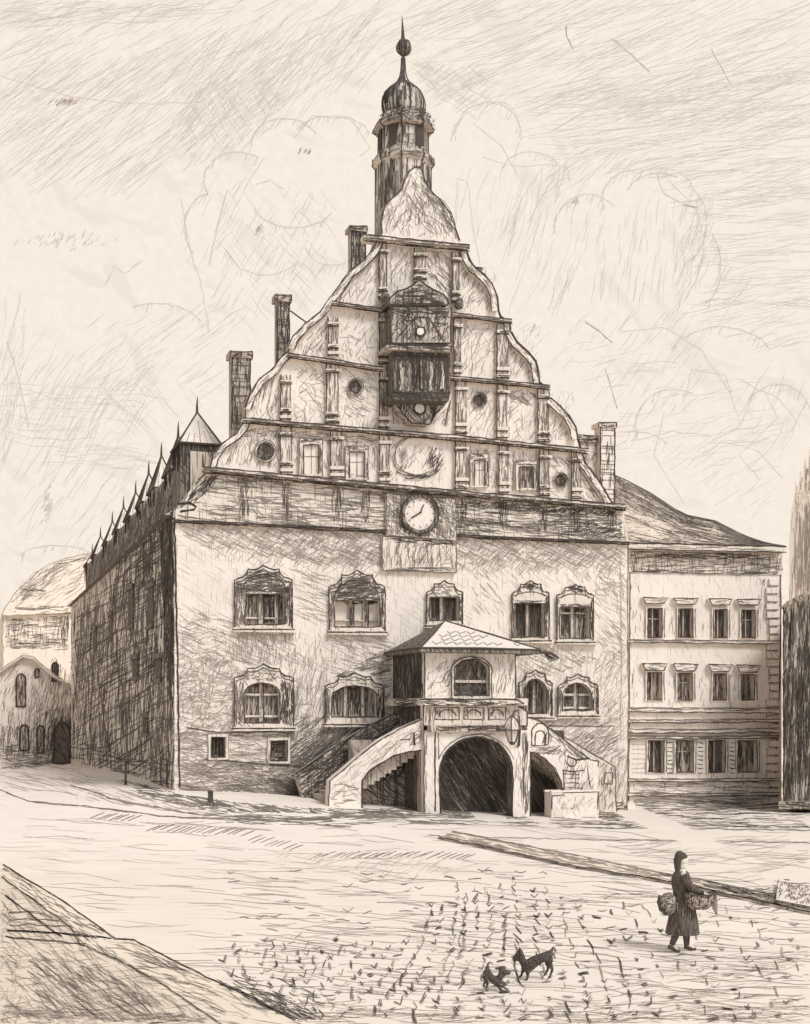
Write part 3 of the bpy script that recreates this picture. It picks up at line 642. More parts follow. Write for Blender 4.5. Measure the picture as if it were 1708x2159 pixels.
# round windows
for x, y, r in ((560,951,22), (1183,1012,15), (750,815,16), (1012,843,15)):
    b = MB(); b.slab(T.pp(arc(x, y, r*.78, r*.85, 0, 342, 19), -.02), -.02, .01, 'dark'); b.hatch(T.F(-.02), arc(x, y, r*.8, r*.85, 0, 342, 19), 80, .6, 12, 2.2, 'ink', 30)
    o = b.build('round_window', hall)
    b = MB(); b.slab(T.pp(arc(x, y, r, r*1.08, 0, 342, 19), -.09), -.09, .003, 'light', [T.pp(arc(x, y, r*.74, r*.8, 0, 342, 19), -.09)])
    mm = T.F(-.09); b.line(mm, arc(x, y, r, r*1.08, 0, 342, 19), 1.8, 'ink2', 2, 1, True); b.line(mm, arc(x, y, r*.8, r*.86, 0, 342, 19), 2.4, 'ink', 3, 1.2, True); b.build('window_frame', o)
# square attic windows
for x0, x1, y0, y1, gl in ((640,672,938,1000,'glass_pale'), (737,768,953,1008,'glass_pale'), (1000,1022,970,1024,'glass_pale'), (1096,1124,984,1030,'glass_mid')):
    b = MB(); q = T.pp(rect(x0, x1, y0, y1)); b.slab(q, -.03, .01, gl); mm = T.F(-.03)
    b.line(mm, [((x0+x1)/2, y0), ((x0+x1)/2, y1)], 1.5, 'ink2', 1, .6); b.line(mm, [(x0, y0*.6+y1*.4), (x1, y0*.6+y1*.4)], 1.4, 'ink2', 1, .6)
    if gl == 'glass_mid': b.hatch(mm, rect(x0, x1, y0, y1), 88, .35, 26, 1.8, 'ink', 5)
    o = b.build('window', hall)
    f = rect(x0-9, x1+8, y0-13, y1+3); b = MB(); b.slab(T.pp(f, -.13), -.13, .004, 'light', [q]); mf = T.F(-.13)
    b.line(mf, rect(x0, x1, y0, y1), 2.6, 'ink', 2, 1); b.line(mf, f, 1.8, 'ink2', 2, 1)
    b.hatch(mf, rect(x0-9, x1+8, y0-12, y0-1), -4, .5, 22, 1.9, 'ink', 6); b.hatch(mf, rect(x1, x1+8, y0, y1), 89, .8, 30, 2, 'ink', 3); b.hatch(mf, rect(x0-9, x0, y0, y1), 89, .35, 30, 1.7, 'ink2', 3)
    b.build('window_frame', o)
# carved wreath between the attic windows
b = MB(); wr = []; mm = T.F(-.05)
b.slab(T.pp(arc(880,965,52,46,0,342,19), -.05), -.05, .004, 'paper', [T.pp(arc(880,965,40,34,0,342,19), -.05)])
b.line(mm, arc(880,962,50,42,100,350), 2.0, 'ink2', 3, 4); b.hatch(mm, arc(918,970,16,28,0,340,12), 70, .6, 20, 2.0, 'ink', 16)
b.hatch(mm, rect(850,905,1000,1010), 4, .7, 18, 2, 'ink', 8); b.line(mm, [(835,995),(870,1004),(905,1006),(925,990)], 2.0, 'ink', 2, 1.4); b.hatch(mm, arc(848,965,14,30,0,340,12), 60, .3, 16, 1.6, 'ink2', 24)
b.build('carved_wreath', hall)

# clock, its square surround and the panel below
sq = [(814,1040),(960,1052),(962,1140),(815,1128)]
b = MB(); b.slab(T.pp(sq, -.22), -.22, -.099, 'light'); mm = T.F(-.22)
b.hatch(mm, sq, -30, .35, 26, 1.8, 'ink2', 20); b.hatch(mm, sq, 85, .25, 26, 1.8, 'ink2', 10); b.line(mm, sq, 2.2, 'ink2', 2, 1.3, True)
b.hatch(mm, arc(886,1084,52,50,0,340,16), 60, .35, 20, 2.0, 'ink', 50); b.build('clock_panel', hall)
b = MB(); cxk, cyk = 886, 1083
b.slab(T.pp(arc(cxk, cyk, 41, 43, 0, 350, 35), -.34), -.34, -.219, 'dark', [T.pp(arc(cxk, cyk, 32, 34, 0, 350, 35), -.34)]); mm = T.F(-.34)
b.line(mm, arc(cxk, cyk, 40, 42, 0, 350, 24), 2.4, 'ink', 2, 1.6, True); ck = b.build('clock', hall)
b = MB(); b.slab(T.pp(arc(cxk, cyk, 33, 35, 0, 350, 35), -.26), -.26, -.221, 'paper'); mm = T.F(-.26)
for k in range(12):
    a = rad(k*30); b.ribbon(mm, [(cxk+25*math.cos(a), cyk+26*math.sin(a)), (cxk+29*math.cos(a), cyk+30*math.sin(a))], 2.0, 'ink2', False)
b.build('clock_face', ck)
for pts, w_ in (([(888,1079),(878,1086),(867,1092)], 3.2), ([(887,1083),(890,1071),(894,1064)], 2.4)):
    b = MB(); b.ribbon(T.F(-.29), pts, w_, 'ink', False); b.ribbon(T.F(-.285), pts, w_, 'ink', False); b.build('clock_hand', ck)
pn = [(806,1130),(962,1140),(961,1208),(807,1202)]
b = MB(); b.slab(T.pp(pn, -.14), -.14, .001, 'light'); mm = T.F(-.14); b.line(mm, pn, 2.4, 'ink2', 2, 1.4, True)
b.hatch(mm, pn, 88, .14, 34, 1.6, 'ink2', 6); b.hatch(mm, [(830,1140),(955,1145),(950,1195),(830,1192)], 60, .24, 24, 1.7, 'ink2', 24)
b.hatch(mm, rect(825,955,1196,1204), -2, .8, 36, 2, 'ink2', 3); b.hatch(mm, [(812,1132),(960,1142),(960,1152),(812,1142)], -4, .6, 30, 2, 'ink', 4); b.build('wall_panel', hall)

# the projecting bay with the moon dial and balcony
bay = MB(); bx0, bx1 = 828, 950
bay.slab(T.pp(rect(824,952,648,722), -.9), -.9, 0, 'mid', side='dark'); mm = T.F(-.9)
bay.hatch(mm, rect(824,950,650,662), -3, .8, 34, 2.4, 'ink', 4); bay.hatch(mm, rect(826,950,660,720), 65, .3, 20, 1.8, 'ink', 25)
bay.line(mm, [(836,716),(858,690),(880,668),(905,672),(925,700),(936,718)], 2.4, 'ink', 2, 2); bay.line(mm, [(824,648),(824,722)], 3, 'ink', 2, 1); bay.line(mm, [(951,648),(951,722)], 3, 'ink', 2, 1)
bay.hatch(mm, rect(840,868,655,690), -20, .5, 14, 2.4, 'ink', 30); bay.hatch(mm, rect(915,945,660,690), 20, .5, 14, 2.4, 'ink', 30)
bay_o = bay.build('clock_bay', hall)
b = MB(); RP = [(820,640),(823,628),(838,614),(856,609),(872,600),(884,590),(897,600),(915,612),(934,620),(944,632),(946,642)]
u0, z0 = T.P(884, 645); ap = T.P(884, 591)
zs = [(T.P(x, 645)[0], T.P(x, y)[1]) for x, y in RP]
b.slab(T.pp(RP, -.98), -.98, .02, 'mid', side='dark'); zk = T.P(884, 592, -.98)[1]
b.tube([(T.P(884, 592, -.98)[0], -.5, zk-.15), (T.P(884, 592, -.98)[0], -.5, zk+.12)], .05, 'ink', 6)
mo = T.F(-.98, .02)
b.line(mo, [(x, y) for x, y in RP], 2.6, 'ink', 3, 1.2); 
hood = [(x*.96+884*.04, y+3) for x, y in RP]
b.hatch(mo, hood+[(944,646),(824,646)], 3, .55, 24, 1.8, 'ink', 6); b.hatch(mo, hood+[(944,646),(824,646)], 75, .15, 18, 1.6, 'ink', 12)
b.hatch(mo, rect(820,948,638,648), 0, .8, 28, 2.2, 'ink', 4)
b.build('bay_roof', bay_o)
b = MB(); b.slab(T.pp([(815,727),(955,733),(955,741),(815,736)], -1.08), -1.08, 0, 'mid'); mm = T.F(-1.08)
b.hatch(mm, [(815,722),(955,730),(955,742),(815,735)], -4, .8, 34, 2.2, 'ink', 4); b.line(mm, [(813,722),(955,730)], 2.4, 'ink', 2, 1)
b.build('bay_cornice', bay_o)
b = MB(); b.slab(T.pp([(829,741),(951,743),(950,830),(831,826)], -.85), -.85, 0, 'dark'); mm = T.F(-.85)
b.hatch(mm, rect(832,950,743,828), 88, .5, 30, 2.4, 'ink', 10); b.hatch(mm, rect(832,950,743,760), 0, .7, 30, 2.4, 'ink', 6)
for x, m_ in ((846,'light'), (862,'mid'), (908,'light'), (932,'light')): b.line(mm, [(x,764),(x+2,790),(x-1,822)], 4.5, m_, 2, 2.5)
b.hatch(mm, rect(870,900,752,822), 88, .9, 30, 3, 'ink', 3); b.line(T.F(-.9), [(888,760),(889,820)], 4, 'mid', 2, 1)
b.build('bay_box', bay_o)
b = MB(); b.slab(T.pp([(824,828),(950,826),(946,846),(828,842)], -1.25), -1.25, 0, 'blackish'); mm = T.F(-1.25)
b.hatch(mm, rect(826,948,828,842), -2, .7, 30, 2.4, 'ink', 4); b.line(mm, [(824,829),(950,828)], 3, 'ink', 2, 1.2); b.build('balcony', bay_o)
b = MB(); br = [(830,844),(944,846),(920,872),(906,895),(868,892),(850,872)]
b.slab(T.pp(br, -.55), -.55, 0, 'mid'); mm = T.F(-.55); b.line(mm, br, 3, 'ink', 2, 1.5, True)
b.hatch(mm, [(830,844),(868,846),(862,890),(850,872)], 80, .85, 24, 2.4, 'ink', 14); b.hatch(mm, [(905,846),(944,846),(920,872),(908,892)], 70, .85, 24, 2.4, 'ink', 14)
b.line(mm, arc(886,866,22,24,200,340), 2.2, 'ink2', 3, 1.6); b.build('bracket', bay_o)
for x, y, r, d in ((887,699,10,-.98), (885,861,12,-.62)):
    b = MB(); b.slab(T.pp(arc(x, y, r, r, 0, 340, 17), d), d, d+.1, 'paper', side='ink'); b.line(T.F(d), arc(x, y, r, r, 0, 340, 14), 3.4, 'ink', 3, 1.3, True)
    b.build('moon_dial', bay_o)

# ------------------------------------------------------------------ roof, dormers, chimneys, turret
zE = topL; rz = MB(); zr = 17.6; y1 = 42.3
A0, A1, Rr0, Rr1, B0, B1 = (-.25, .6, zE-.1), (-.25, y1, zE-.1), (9.06, .6, zr), (9.06, y1-8, zr), (W0+.2, .6, zE-.1), (W0+.2, y1, zE-.1)
rz.face([A0, A1, Rr1, Rr0], 'rooftile'); rz.face([B0, Rr0, Rr1, B1], 'rooftile'); rz.face([A1, B1, Rr1], 'rooftile'); rz.face([A0, Rr0, B0], 'mid'); rz.face([A0, B0, B1, A1], 'dark')
rz.box(.95, 2.1, 2.2, 42, zE, 13.7, 'shade'); rz.face([(-.05, 0, zE-.02), (-.05, 42, zE-.02), (.96, 42, zE+.9), (.96, 0, zE+.9)], 'shade')
wa = lambda a, z: (.938, a, z); AP = [(2.2, zE+.8), (42, zE+.8), (42, 13.7), (2.2, 13.7)]
for a_, c_, l_, w_2, m_2 in ((88,.55,1.6,.05,'ink'), (80,.35,1.2,.05,'ink2'), (25,.30,1.6,.05,'ink')): rz.hatch(wa, AP, a_, c_, l_, w_2, m_2, 6)
roof = rz.build('roof', hall)
def dormer(y, zt, big=False):
    """one of the steep little gabled dormers standing along the attic, with its spike"""
    x0 = 1.5; hx, hy = (.6, .9) if big else (.44, 1.0); z0 = 13.5; z1 = 13.8 if not big else 14.0; xl = x0-hx-(.3 if big else .12)
    b = MB(); b.box(xl, x0+hx, y-hy, y+hy, zE if big else 12.8, z1, 'dark' if big else 'shade')
    for k in range(40 if big else 22):
        yy = y+R.uniform(-hy, hy); za = R.uniform(13.0, z1-.1); zb = min(z1, za+R.uniform(.3, .9)); b.tube([(xl-.01, yy, za), (xl-.01, yy+R.uniform(-.05, .05), zb)], .02, 'ink', 3, False)
        xx = R.uniform(xl, x0+hx); b.tube([(xx, y-hy-.01, za), (xx, y-hy-.01, zb)], .02, 'ink', 3, False)
    o = b.build('dormer', hall)
    b = MB(); a = (x0-.12, y, zt-.35); q = [(xl-.07, y-hy-.08, z1), (x0+hx+.05, y-hy-.08, z1), (x0+hx+.05, y+hy+.08, z1), (xl-.07, y+hy+.08, z1)]
    for i in range(4): b.face([q[i], q[(i+1) % 4], a], 'paper' if i == 0 else 'mid')
    b.face(q, 'dark')
    for i in range(4): b.tube([q[i], ((q[i][0]+a[0])/2+R.uniform(-.03, .03), (q[i][1]+a[1])/2, (q[i][2]+a[2])/2), a], .04, 'ink', 4); b.tube([q[i], q[(i+1) % 4]], .045, 'ink', 4)
    for k in range(6):
        f_ = k/6; p0 = Vector(q[0]).lerp(Vector(q[3]), f_); b.tube([p0, p0.lerp(Vector(a), .8)], .022, 'ink', 3); p0 = Vector(q[0]).lerp(Vector(q[1]), f_); b.tube([p0, p0.lerp(Vector(a), R.uniform(.3, .8))], .014, 'ink2', 3)
    b.build('dormer_roof', o)
    b = MB(); b.tube([(a[0], a[1], a[2]-.2), (a[0], a[1], zt), (a[0]+.02, a[1], zt+.25)], [.07, .035, .01], 'ink', 5); b.build('finial', o)
for y, zt in ((3.2,15.75), (7.5,15.75), (12,15.8), (15.9,15.7), (20.5,15.55), (25.4,15.55), (30.6,15.5), (37,15.5), (42,15.0)): dormer(y, zt, y == 3.2)
def chimney(px0, px1, pyt, pyb, d, m='dark', cap=8, inkc=.5):
    a, t_ = T.P(px0, pyt, d); c, _ = T.P(px1, pyt, d); _, bz = T.P(px0, min(pyb+170, 1120), d)
    b = MB(); b.box(a, c, d, d+(c-a)*.8, bz, t_, m); mm = T.F(d)
    b.hatch(mm, rect(px0, px1, pyt, pyb), 89, inkc, 34, 1.9, 'ink', 3); b.line(mm, rect(px0, px1, pyt, pyb), 2.6, 'ink', 2, 1.2)
    for _ in range(int((pyb-pyt)/9)):
        y = R.uniform(pyt+8, pyb); b.line(mm, [(px0+2, y), (px1-2, y+1)], 1.5, 'ink2', 1, .8)
    o = b.build('chimney', roof)
    b = MB(); a2, c2 = a-.09, c+.09; hz = cap/54; b.box(a2, c2, d-.09, d+(c-a)*.8+.09, t_-hz*.2, t_+hz*.8, m)
    b.line(T.F(d-.09), rect(px0-4, px1+4, pyt-cap*.7, pyt+2), 2.4, 'ink', 2, 1); b.hatch(T.F(d-.09), rect(px0-4, px1+4, pyt-cap*.7, pyt+2), 0, .5, 16, 2, 'ink', 8); b.build('chimney_cap', o)
chimney(741,770,484,580,1.0, 'mid', 10, .7)
chimney(584,610,632,765,1.0, 'mid', 14, .6)
chimney(489,528,750,905,1.0, 'mid', 12, .3)
chimney(1266,1296,898,1062,1.4, 'paper', 10, .12)
chimney(1000,1012,568,590,.7, 'dark', 6, .6)
b = MB(); q = [(1214,915),(1266,918),(1266,935),(1214,932)]; b.slab(T.pp(q, 1.6), 1.6, 2.0, 'mid'); b.hatch(T.F(1.6), q, -2, .7, 24, 2, 'ink', 4)
q2 = [(1216,932),(1266,935),(1266,1040),(1250,1010),(1228,975)]; b.slab(T.pp(q2, 1.7), 1.7, 2.0, 'light'); b.hatch(T.F(1.7), q2, 80, .25, 24, 1.7, 'ink2', 10); b.build('firewall', roof)
b = MB(); a = T.P(612,655,1.2); c = T.P(660,690,1.2); b.tube([(a[0], 1.2, a[1]), (c[0], 1.2, c[1])], .03, 'ink', 4); b.build('roof_stay', roof)

# turret
dt = 4.0; tc = T.P(850, 345, dt); tcx = tc[0]
def tz(py): return T.P(850, py, dt)[1]
def tr(px): return px/2*abs(T.P(851, 345, dt)[0]-T.P(850, 345, dt)[0])
b = MB(); b.lathe(tcx, dt, [(tr(112), tz(900)), (tr(110), tz(352))], 8, 'light', rad(22.5), ribs=(1, .03, 'ink'))
def streak(mb, rpx, z0, z1, n, r_, m):
    ap = tr(rpx)*math.cos(rad(22.5))
    for _ in range(n):
        a = R.uniform(-110, 110); k_ = round(a/45)*45; off = math.tan(rad(max(-21, min(21, a-k_))))*ap; za = R.uniform(z0, z1); zb = min(z1, za+R.uniform(.4, 1.6)); k_ = rad(k_)
        if R.random() < .45 and a > -30: continue
        p = lambda z, e: (tcx+math.sin(k_)*ap+math.cos(k_)*(off+e), dt-math.cos(k_)*ap+math.sin(k_)*(off+e), z)
        mb.tube([p(za, 0), p(zb, R.uniform(-.03, .03))], r_, m, 3, False)
def tmap(rpx):      # strokes on the near faces of the turret: wrap the sheet position round it
    r = tr(rpx)
    def f(px, py):
        u = T.P(px, py, dt)[0]-tcx; q = max(-.96, min(.96, u/r)); t_ = math.asin(q)
        k = round(t_/rad(45)); a = k*rad(45); ap = r*math.cos(rad(22.5))+.02
        off = math.tan(max(-rad(22.5), min(rad(22.5), t_-a)))*ap
        return (tcx+math.sin(a)*ap+math.cos(a)*off, dt-math.cos(a)*ap+math.sin(a)*off, tz(py))
    return f
tm = tmap(112)
b.hatch(tm, rect(798,902,356,560), 89, .22, 50, 1.7, 'ink2', 2); b.hatch(tm, rect(796,820,356,560), 89, .35, 50, 1.9, 'ink', 2); b.hatch(tm, rect(890,903,356,450), 89, .7, 30, 1.9, 'ink', 3)
b.line(tm, [(830,420),(850,385),(880,358)], 2.2, 'ink', 2, 1.6)
streak(b, 111, tz(560), tz(356), 170, .015, 'ink2'); tower = b.build('turret', hall)
b = MB(); b.lathe(tcx, dt, [(tr(112), tz(356)), (tr(122), tz(350)), (tr(120), tz(336)), (tr(100), tz(333))], 8, 'light', rad(22.5), ribs=(1, .04, 'ink'))
gm = tmap(122); b.hatch(gm, rect(794,908,336,354), 8, .5, 26, 1.8, 'ink2', 10); b.hatch(gm, rect(890,912,334,354), 88, .9, 16, 2.2, 'ink', 5); b.hatch(gm, rect(792,806,334,354), 88, .7, 16, 2.2, 'ink', 5)
for z in (336, 352): pass
streak(b, 120, tz(351), tz(337), 60, .016, 'ink2'); b.build('gallery', tower)
b = MB(); lm_ = tmap(101); b.lathe(tcx, dt, [(tr(100), tz(336)), (tr(98), tz(268))], 8, 'light', rad(22.5), ribs=(1, .03, 'ink'))
b.hatch(lm_, rect(802,898,270,334), 89, .3, 36, 1.9, 'ink', 2); b.hatch(lm_, rect(802,898,268,285), 6, .5, 24, 2, 'ink', 10); b.hatch(lm_, rect(802,898,300,334), 2, .16, 24, 1.6, 'ink2', 6); streak(b, 99, tz(334), tz(270), 90, .015, 'ink2'); lant = b.build('lantern', tower)
for k, (xc, w_) in enumerate(((868,17), (818,17), (798,6))):
    b = MB(); ap = tr(100)*math.cos(rad(22.5))+.03; a = rad(45)*(round((xc-850)/36) if abs(xc-850) > 12 else 0)
    a = {868: rad(22.5-22.5+ 22), 818: rad(-45+8), 798: rad(-90+8)}[xc]; a = rad(45)*round(a/rad(45)) if xc != 868 else rad(0)
    off0 = T.P(xc, 300, dt)[0]-tcx if xc == 868 else 0.0; hw = .17
    cs, sn = math.cos(a), math.sin(a)
    def q(o_, z_, e=0): return (tcx+sn*(ap+e)+cs*o_, dt-cs*(ap+e)+sn*o_, z_)
    c0 = off0
    for e in (0, .02): b.face([q(c0-hw, tz(326), e), q(c0+hw, tz(326), e), q(c0+hw, tz(282), e), q(c0, tz(276), e), q(c0-hw, tz(282), e)], 'ink')
    b.build('window', lant)
b = MB(); b.lathe(tcx, dt, [(tr(96), tz(283)), (tr(121), tz(280)), (tr(120), tz(276)), (tr(106), tz(262)), (tr(92), tz(250)), (tr(80), tz(247))], 8, 'mid', rad(22.5), ribs=(1, .035, 'ink'))
b.hatch(tmap(126), rect(792,908,252,280), 30, .8, 20, 2.2, 'ink', 40); b.build('lantern_roof', tower)
b = MB(); prof = [(78,250),(83,243),(87,232),(88,222),(84,211),(75,200),(58,190),(40,182),(24,174),(14,164),(9,150),(6,122)]
b.lathe(tcx, dt, [(tr(w_), tz(y)) for w_, y in prof], 32, 'light', ribs=(4, .03, 'ink'))
om = lambda px, py: None
for side, cv in ((-1, .9), (1, .35)):
    for _ in range(110 if side < 0 else 60):
        a = R.uniform(0, rad(88))*side; i0 = R.randint(0, 6); i1 = min(i0+R.randint(2, 4), 10)
        pts = []
        for j in range(i0, i1+1):
            r = tr(prof[j][0])+.02; aa = a*(1 if j < 8 else .9); pts.append((tcx+math.sin(aa)*r, dt-math.cos(aa)*r, tz(prof[j][1])))
        b.tube(pts, .013 if side < 0 else .010, 'ink', 3, False)
b.build('onion_dome', tower, False)
b = MB(); b.tube([(tcx, dt, tz(150)), (tcx, dt, tz(110))], .05, 'iron', 6); b.tube([(tcx, dt, tz(92)), (tcx-.02, dt, tz(60)), (tcx-.05, dt, tz(33))], [.1, .05, .008], 'iron', 6); b.build('spire', tower)
b = MB(); r = tr(30); zc = tz(100); b.lathe(tcx+.03, dt, [(.02, zc-r*1.1)]+[(r*math.cos(rad(a)), zc+r*1.05*math.sin(rad(a))) for a in range(-75, 76, 15)]+[(.02, zc+r*1.1)], 14, 'dark', ribs=(2, .015, 'ink')); b.build('ball', tower, True)

# side wall windows
for x0, x1, ya, yb2 in ((272,283,1247,1316), (313,325,1243,1314), (281,292,1392,1426), (303,313,1512,1545), (232,238,1300,1345), (200,205,1330,1370), (330,342,1390,1430)):
    ya0, za = T.S(x0, ya); yb0, zb = T.S(x1, yb2); yl = sorted((T.S(x0, 1300)[0], T.S(x1, 1300)[0]))
    b = MB(); z0, z1 = min(za, zb), max(za, zb)
    b.box(-.05, .02, yl[0], yl[1], z0, z1, 'blackish')
    o = b.build('window', hall); b = MB()
    b.box(-.12, .0, yl[0]-.15, yl[1]+.15, z1, z1+.18, 'dark'); b.build('lintel', o); b = MB(); b.box(-.12, 0, yl[0]-.1, yl[1]+.1, z0-.15, z0, 'dark'); b.build('window_sill', o)

# ------------------------------------------------------------------ porch over the outside stair
pd = -3.34; pf = T.F(pd); X0 = T.P(895, 1500, pd)[0]; X1 = T.P(1087, 1500, pd)[0]; X1b = T.P(1116, 1600, pd)[0]
zt, zc, zb0 = T.P(895, 1366, pd)[1], T.P(895, 1475, pd)[1], -.4
pm = MB()
RM = rect(895,1087,1364,1476); wo = archtop(958,1031,1390,1466,22)
pm.slab(T.pp(RM, pd), pd, pd+.3, 'paper', [T.pp(wo, pd)])
pm.box(X0, X0+.3, pd+.3, 0, zc, zt, 'dark'); pm.box(X1-.3, X1, pd+.3, 0, zc, zt, 'light'); pm.box(X0+.3, X1-.3, pd+.3, -.01, zc-.02, zc+.05, 'dark')  # left flank toned dark as the shaded side, right one pale
pm.line(pf, RM, 2.6, 'ink', 2, 1.2); pm.hatch(pf, [(897,1366),(1085,1366),(1085,1378),(897,1376)], 2, .6, 30, 2, 'ink', 4)
pm.hatch(pf, [(900,1380),(955,1390),(955,1470),(900,1470)], 50, .10, 24, 1.5, 'ink2', 20); pm.hatch(pf, [(925,1430),(960,1385),(957,1465)], 55, .35, 22, 1.7, 'ink2', 8); pm.hatch(pf, [(1034,1380),(1084,1380),(1084,1470),(1034,1470)], 86, .16, 34, 1.6, 'ink2', 10)
sw = T.W(X0)
pm.hatch(sw, [(831,1372),(893,1368),(893,1474),(831,1474)], 89, .7, 50, 2.4, 'ink', 3); pm.line(sw, [(831,1370),(831,1475)], 3, 'ink', 2, 1)  # close hatching deepens the shade painted on the flank
porch = pm.build('porch', hall)
wb2 = MB(); q = T.pp(wo, pd); wb2.slab(q, pd+.24, pd+.28, 'blackish'); wm = T.F(pd+.24)
wb2.hatch(wm, rect(962,1028,1400,1464), 0, .35, 24, 2, 'ink', 8)
w_ = wb2.build('window', porch)
for (a, b_, c, d_) in ((959,1031,1434,1439), (988,990,1392,1434), (1012,1014,1392,1434)):
    fb = MB(); p0 = T.P(a, d_, pd); p1 = T.P(b_, c, pd); fb.box(p0[0], p1[0], pd+.14, pd+.2, p0[1], p1[1], 'light' if b_-a > 20 else 'dark'); fb.build('glazing_bar', w_)
fb = MB(); fo = archtop(952,1037,1384,1472,28); fb.slab(T.pp(fo, pd), pd-.09, pd+.001, 'light', [q]); fb.line(T.F(pd-.09), fo, 2.0, 'ink', 2, 1.3); fb.line(T.F(pd-.09), wo, 3.0, 'ink', 2, 1.2, True); fb.hatch(T.F(pd-.09), fo, 88, .15, 16, 1.6, 'ink2', 30); fb.build('window_frame', w_)
# pyramid roof
rb = MB(); e = .55; ex0, ex1, ey = X0-.35, X1+.75, pd-.55; ez = T.P(895, 1366, ey)[1]; ap = ((X0+X1)/2-.1, pd/2+.6, T.P(958, 1309, -1.2)[1]); apb = (ap[0]+.5, .0, ap[2])
c1, c2, c3, c4 = (ex0, ey, ez), (ex1, ey, ez), (ex1, 0, ez), (ex0, 0, ez)
rb.face([c1, c2, ap], 'paper'); rb.face([c2, c3, apb, ap], 'light'); rb.face([c4, c1, ap, apb], 'dark'); rb.face([c1, c2, c3, c4], 'dark')  # slopes toned pale to dark as if lit from the right
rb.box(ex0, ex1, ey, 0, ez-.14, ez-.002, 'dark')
for a, b_ in ((c1, c2), (c1, ap), (c2, ap), (c4, c1), (ap, apb)): 
    for k in range(2): rb.tube([a, [(a[i]+b_[i])/2+R.uniform(-.03, .03) for i in range(3)], b_], .035, 'ink', 4)
def onf(a, b_, c, u, v):
    a, b_, c = Vector(a), Vector(b_), Vector(c); n = (b_-a).cross(c-a).normalized(); n = n if n.y < 0 else -n
    return a+(b_-a)*u+(c-a)*v+n*.02
for i in range(9):        # diamond tiles
    for j in range(5):
        u = .1+i*.085+(.042 if j % 2 else 0); v = .12+j*.13
        if u+v > .9 or R.random() < .25: continue
        rb.tube([onf(c1, c2, ap, u-.045, v+.09), onf(c1, c2, ap, u, v), onf(c1, c2, ap, u+.03, v+.09)], .014, 'ink2', 3, False)
for _ in range(60):
    u, v = R.uniform(0, .8), R.uniform(0, .8)
    if u+v > .85: continue
    rb.tube([onf(c4, c1, ap, u, v), onf(c4, c1, ap, u, min(1-u, v+.25))], .02, 'ink', 3, False)
rb.build('porch_roof', porch)
# spout at the right eave
b = MB(); b.tube([(ex1-.1, ey+.1, ez-.05), (ex1+.35, ey-.15, ez-.12), (ex1+.55, ey-.3, ez-.3)], [.08, .07, .05], 'iron', 6)
for k in range(5): b.tube([(ex1+.1, ey, ez-.1), (ex1+.25+.08*k, ey-.2, ez-.45+.02*k)], .02, 'ink', 3)
b.build('waterspout', porch)
# floor band, balustrade panels
b = MB(); a = X0-.15; c = X1+.35; zA = T.P(895, 1472, pd)[1]; b.box(a-.1, c, pd-.28, 0, zA-.25, zA, 'light'); mm = T.F(pd-.28)
b.line(mm, [(886,1474),(1090,1475),(1104,1483)], 3.0, 'ink', 2, 1.4); b.hatch(mm, [(886,1476),(1100,1478),(1100,1488),(886,1486)], -3, .6, 40, 2, 'ink', 4); b.hatch(T.W(a-.1), [(826,1474),(884,1470),(884,1488),(830,1490)], 3, 1.0, 30, 2.4, 'ink', 4)
b.build('floor_band', porch)
b = MB(); pb = [(893,1487),(1090,1487),(1112,1500),(1112,1530),(893,1530)]; b.slab(T.pp(pb, pd), pd, pd+.3, 'light'); b.line(pf, pb, 2.2, 'ink', 2, 1.2, True)
for x0, x1 in ((918,968), (978,1020), (1030,1066)):
    b.line(pf, rect(x0, x1, 1492, 1517), 2.0, 'ink', 2, 1.2, True); b.line(pf, arc((x0+x1)/2, 1512, (x1-x0)*.36, 16, 170, 10), 2.0, 'ink', 2, 1.2); b.hatch(pf, rect(x0+2, x0+12, 1494, 1515), 88, .6, 16, 2, 'ink', 6)
    b.hatch(pf, rect(x0, x1, 1492, 1517), 88, .12, 14, 1.5, 'ink2', 8)
b.hatch(pf, rect(895,916,1488,1530), 88, .35, 26, 1.7, 'ink2', 4); b.build('balustrade', porch)
b = MB(); zz = T.P(895, 1530, pd)[1]; b.box(X0+.1, X1, pd-.16, pd, zz-.22, zz+.02, 'mid'); b.hatch(T.F(pd-.16), rect(920,1078,1530,1541), 0, .85, 44, 2.4, 'ink', 2); b.build('ledge', porch)
sb2 = MB(); sb2.box(X0, X0+.3, pd+.301, 0, zb0, zc-.27, 'dark'); sb2.hatch(sw, [(838,1486),(893,1486),(893,1528),(845,1520)], 88, .8, 26, 2.3, 'ink', 5); sb2.build('side_wall', porch)  # lower flank, with the same painted shade
# great arch with piers
AR = [(894,1722),(894,1540),(1116,1540),(1116,1722)]
op = [(928,1724)]+arc(1004, 1628, 77, 74, 180, 0, 20)+[(1081,1724)]
b = MB(); b.slab(T.pp(AR, pd), pd+.002, pd+.5, 'paper', [T.pp(op, pd)], inner='dark')
b.line(pf, op, 3.0, 'ink', 3, 1.5); b.line(pf, [(894,1540),(894,1715)], 2.6, 'ink', 2, 1); b.line(pf, arc(1004,1628,84,80,160,20), 1.5, 'ink2', 2, 1)
b.hatch(pf, rect(895,900,1540,1715), 89, .4, 40, 1.8, 'ink2', 2); b.line(pf, [(917,1545),(918,1710)], 3.2, 'ink', 3, 1.3); b.line(pf, [(924,1545),(925,1600)], 1.7, 'ink2', 1, 1)
b.hatch(pf, [(1098,1545),(1114,1540),(1116,1714),(1100,1714)], 89, .55, 60, 2.0, 'ink', 2); b.hatch(pf, rect(1085,1098,1580,1700), 89, .15, 50, 1.5, 'ink2', 2)
b.hatch(pf, [(928,1542),(1080,1542),(1080,1556),(1040,1552),(965,1556)], 3, .12, 24, 1.6, 'ink2', 6)
b.build('great_arch', porch)
